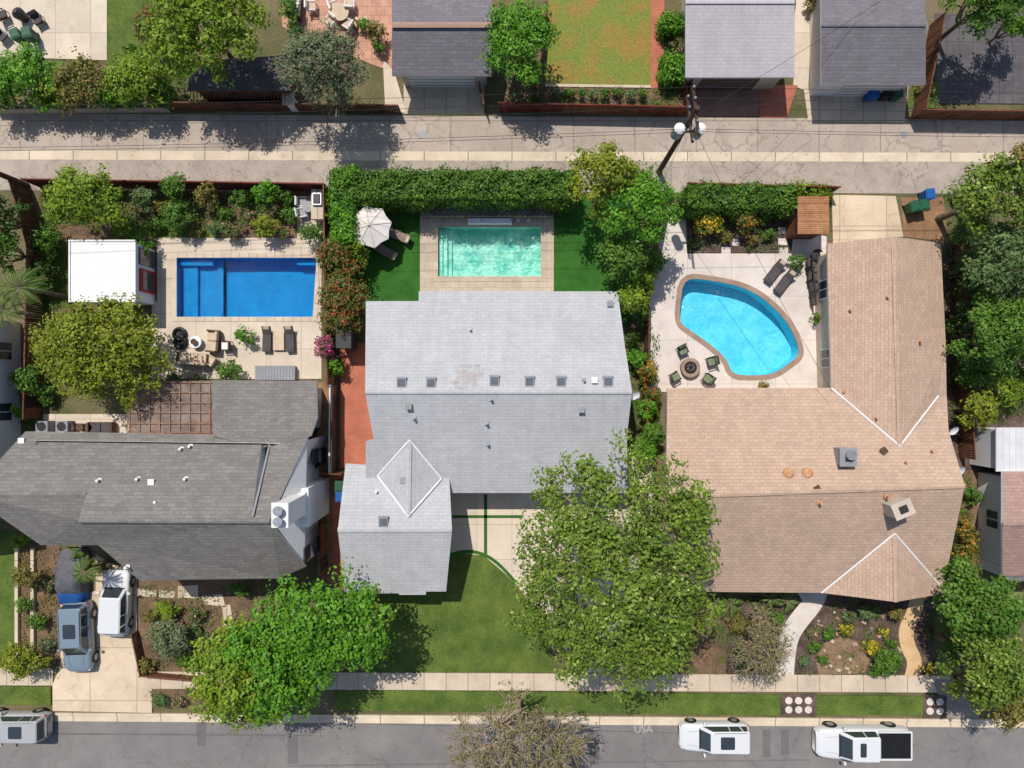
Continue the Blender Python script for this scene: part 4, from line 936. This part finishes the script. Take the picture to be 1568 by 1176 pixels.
def car(name,px,py,L,Wd,heading,pm,kind,sun=False):
    loc=P(px,py,.8); loc.z=.02; e=empty(name,loc,math.radians(heading)); w=Wd/2; l=L/2
    prof={'suv':(.95,1.04,1.06,1.62,-.485,.22,-.46,.10),'sedan':(.85,.95,.98,1.42,-.40,.24,-.27,.09),'hatch':(.88,.98,1.0,1.5,-.47,.24,-.42,.13),'pickup':(1.1,1.2,1.15,1.82,-.13,.27,-.115,.18)}[kind]
    hz,bz,rz,top,cb0,cb1,ct0,ct1=prof
    st=[(-1,.74,rz-.18),(-.985,.84,rz-.06),(-.94,.93,rz),(-.8,.985,rz),(-.5,1,bz),(0,1,bz),(.35,1,bz-.01),(.5,.995,hz+.05),(.72,.98,hz),(.88,.93,hz-.07),(.96,.84,hz-.15),(1,.68,hz-.26)]
    b=MB(); vs=[];sec=[(-.9,'b'),(-1,.42),(-1,.62),(-.985,-.12),(-.9,-.02),(-.55,.005),(0,.02),(.55,.005),(.9,-.02),(.985,-.12),(1,.62),(1,.42),(.9,'b')]
    for t,hw,zt in st:
        for i,(yf,zz) in enumerate(sec):
            z=.26 if zz=='b' else (zz if zz in(.42,.62) else zt+zz)
            vs.append((t*l,yf*hw*w,z))
    ns=len(sec); fs=[(a*ns+i,a*ns+i+1,(a+1)*ns+i+1,(a+1)*ns+i) for a in range(len(st)-1) for i in range(ns-1)]
    fs+=[tuple(range(ns)),tuple(range((len(st)-1)*ns+ns-1,(len(st)-1)*ns-1,-1))]
    fs=[f[::-1] for f in fs]
    b.add(vs,fs,pm); o=b.obj('body',parent=e,smooth=True); s=o.modifiers.new('s','SUBSURF'); s.levels=1; s.render_levels=1
    b=MB(); A=rrect(cb0*L,cb1*L,w*.88,w*.86,.18,bz-.03);B=rrect(ct0*L,ct1*L,w*.80,w*.78,.16,top-.06);Cc=rrect(ct0*L+.07,ct1*L-.09,w*.73,w*.70,.14,top); n=len(A)
    for i in range(n):
        j=(i+1)%n; glass=(i%4==3); b.add([A[i],A[j],B[j],B[i]],[(0,1,2,3)],cg if glass else pm)
    b.add(B+Cc,[(i,(i+1)%n,n+(i+1)%n,n+i) for i in range(n)],pm); b.add(Cc,[tuple(range(n))],pm)
    xm=(ct0+ct1)/2*L
    for sg in(-1,1):
        b.tube((xm,sg*w*.885,bz),(xm,sg*w*.795,top-.05),.035,.03,pm,6)
        if kind in('suv','hatch'): b.tube((ct0*L+.55,sg*w*.885,bz),(ct0*L+.45,sg*w*.795,top-.05),.05,.04,pm,6)
        if kind=='suv': b.tube((ct0*L+.2,sg*w*.73,top+.04),(ct1*L-.25,sg*w*.71,top+.04),.022,.022,silver,6)
    if sun:
        sl=abs(ct1-ct0)*L*(.36 if kind!='pickup' else .22); sx=xm+(.04*L)
        R_=rrect(sx-sl/2,sx+sl/2,w*.44,w*.44,.08,top+.008,3); b.prism([(p[0],p[1]) for p in R_],top+.001,top+.012,cg)
    b.obj('cabin',parent=e,bevel=0)
    b=MB()
    for sg in(-1,1):
        b.box((l*.9,sg*w*.70,hz-.24),(.3,.28,.12),head,-sg*.35); b.box((-l*.955,sg*w*.76,rz-.22),(.12,.22,.18),tail,sg*.2)
        b.box((cb1*L-.28,sg*(w+.1),bz+.06),(.14,.22,.14),pm,sg*.2)
        b.box((cb1*L-.45,sg*(w*1.0+.002),bz-.18),(.02,.02,.5),black)
        b.tube((cb1*L+.1,sg*w*.55,hz+.075),(l*.8,sg*w*.45,hz-.0),.012,.012,gray,5)
    b.box((l*.965,0,.55),(.1,w*1.1,.2),black); b.box((l*.99,0,.35),(.06,w*1.2,.1),black)
    b.box((cb1*L+.02,0,bz-.01),(.08,w*1.45,.03),black)
    b.tube((cb1*L-.02,.1,bz+.03),(cb1*L-.32,.55,bz+.17),.012,.012,black,5); b.tube((cb1*L-.02,-.5,bz+.03),(cb1*L-.32,-.05,bz+.17),.012,.012,black,5)
    b.obj('trim',parent=e,bevel=.015)
    b=MB(); R=.35 if kind!='pickup' else .4
    for x in(-.31*L,.32*L):
        for sg in(-1,1):
            b.tube((x,sg*(w-.22),R),(x,sg*(w+.015),R),R,R,black,22); b.tube((x,sg*(w+.01),R),(x,sg*(w+.025),R),R*.62,R*.58,silver,14); b.tube((x,sg*(w-.3),R+.02),(x,sg*(w+.004),R+.02),R+.05,R+.05,dark,22)
    b.obj('wheels',parent=e)
    if kind=='pickup':
        b=MB(); x0,x1=-.475*L,-.14*L; xc=(x0+x1)/2; b.box((xc,0,bz+.005),(x1-x0,w*1.62,.05),black)
        for sg in(-1,1): b.box((xc,sg*w*.87,bz+.02),(x1-x0+.1,.12,.1),pm)
        b.box((x0-.05,0,bz+.0),(.1,w*1.78,.1),pm)
        b.obj('truck_bed',parent=e)
    return e
car('parked_suv',1094,1129,4.65,1.9,180,pw,'suv',True)
car('pickup_truck',1321,1137,6.3,2.1,180,pw,'pickup',True)
car('parked_suv',118,976,4.7,1.9,-88,pg,'suv',True)
car('parked_hatchback',176,924,4.4,1.85,88,pw,'hatch')
car('parked_suv',22,1113,4.4,1.85,180,pd,'suv',True)
e=empty('covered_car',P(119,880,0))
b=MB(); st=[(-1.9,.6,.5),(-1.75,.85,.95),(-1.0,.92,1.1),(-.6,.86,1.45),(.5,.86,1.45),(1.0,.92,1.1),(1.75,.85,.9),(1.9,.6,.45)]
vs=[];sec=[(-1,0),(-1.02,.5),(-.9,.85),(-.6,.97),(0,1),(.6,.97),(.9,.85),(1.02,.5),(1,0)]
for y,hw,z in st:
    for a,c in sec: vs.append((a*hw+rnd.uniform(-.02,.02),y,max(.05,c*z+rnd.uniform(-.02,.02))))
ns=9
b.add(vs[ns:],[(a*ns+i,a*ns+i+1,(a+1)*ns+i+1,(a+1)*ns+i) for a in range(1,6) for i in range(ns-1)]+[tuple(range(6*ns+ns-1,6*ns-1,-1))],tarpg)
b.add(vs,[(a*ns+i,a*ns+i+1,(a+1)*ns+i+1,(a+1)*ns+i) for a in range(0,2) for i in range(ns-1)]+[tuple(range(ns))],tarpb)
o=b.obj('fitted_cover',parent=e,smooth=True)
# ---------------------------------------------------------------- utility poles and wires
def pole(name,base,lean,h=10.5,equip=True):
    b=MB(); p=P(*base); t=Vector((p.x+lean[0],p.y+lean[1],h)); b.tube(p,t,.19,.12,mat('pole_wood',C(92,70,56),C(70,54,44),3,10,.3),14)
    arm=MATS['pole_wood']
    for z in(h-.4,h-1.6): b.box((t.x,t.y,z),(.14,2.6,.14),arm,.12)
    for z in(h-.4,h-1.6):
        for dy in(-1.2,-.6,.6,1.2): b.cyl((t.x-.12*dy,t.y+dy,z+.07),.06,.2,gray,8)
    if equip:
        for dx in(-.55,.6): b.cyl((t.x+dx,t.y-.5,h-2.6),.3,1.0,gray,20); b.cyl((t.x+dx,t.y-.5,h-1.6),.31,.08,offw,20,.2)
        b.box((t.x,t.y-.5,h-2.1),(1.4,.12,.1),dark)
    b.obj(name); return t
t1=pole('utility_pole',(1009,263),(-.2,.15)); t2=pole('utility_pole',(42,284),(0,0),10.5,False)
b=MB()
def wire(a,c,sag=.5):
    a=Vector(a);c=Vector(c);n=14;pr=a
    for k in range(1,n+1):
        t=k/n;q=a.lerp(c,t);q.z-=sag*4*t*(1-t); b.tube(pr,q,.012,.012,dark,4,False); pr=q
for dy,z in((-1.2,10.3),(.6,10.3),(1.2,10.3),(-.6,9.1),(.6,9.1)):
    wire((t1.x,t1.y+dy,z),(t2.x,t2.y+dy,z)); wire((t1.x,t1.y+dy,z),(t1.x+45,t1.y+dy-.3,z))
wire((t1.x,t1.y,9),P(1262,135,3.6),.4); wire((t1.x,t1.y,9),P(1275,600,4.6),.6); wire((t1.x,t1.y,9),P(940,460,3.6),.4); wire((t1.x,t1.y,9),P(1350,0,4),.4)
b.obj('utility_wires')
cu=bpy.data.curves.new('utility_marking','FONT'); cu.body='USA'; cu.size=.7; o=bpy.data.objects.new('utility_marking',cu); col.objects.link(o); o.location=P(971,1122,.024); cu.materials.append(mat('faded_marking',C(190,188,184),C(160,156,152),4,12,.2))
for x,y in((1384,206),(646,206),(845,196)):
    p=P(x,y); b=MB(); b.cyl((p.x,p.y,.0),.25,.036,gray,20); b.obj('manhole_cover')
# ---------------------------------------------------------------- light, sky, camera
w=bpy.data.worlds.new('World'); scene.world=w; w.use_nodes=True; nt=w.node_tree; bg=nt.nodes['Background']
sky=nt.nodes.new('ShaderNodeTexSky'); sky.sky_type='NISHITA'; sky.sun_disc=False
d=Vector((.24,-.54,-1)).normalized()
sky.sun_elevation=math.asin(-d.z); sky.sun_rotation=math.atan2(-d.x,-d.y)%(2*math.pi)
nt.links.new(sky.outputs[0],bg.inputs[0]); bg.inputs[1].default_value=.13
ld=bpy.data.lights.new('sun','SUN'); ld.energy=4.6; ld.angle=math.radians(.5); ld.color=(1,.955,.89)
lo=bpy.data.objects.new('sun',ld); col.objects.link(lo); lo.rotation_euler=d.to_track_quat('-Z','Y').to_euler(); lo.location=(0,0,60)
cd=bpy.data.cameras.new('camera'); cd.sensor_width=36; cd.lens=24; cd.clip_end=500; cam=bpy.data.objects.new('camera',cd); col.objects.link(cam); cam.location=(0,0,H); cam.rotation_euler=(0,0,0)
scene.camera=cam
scene.view_settings.view_transform='Standard'; scene.view_settings.look='None'; scene.view_settings.exposure=0
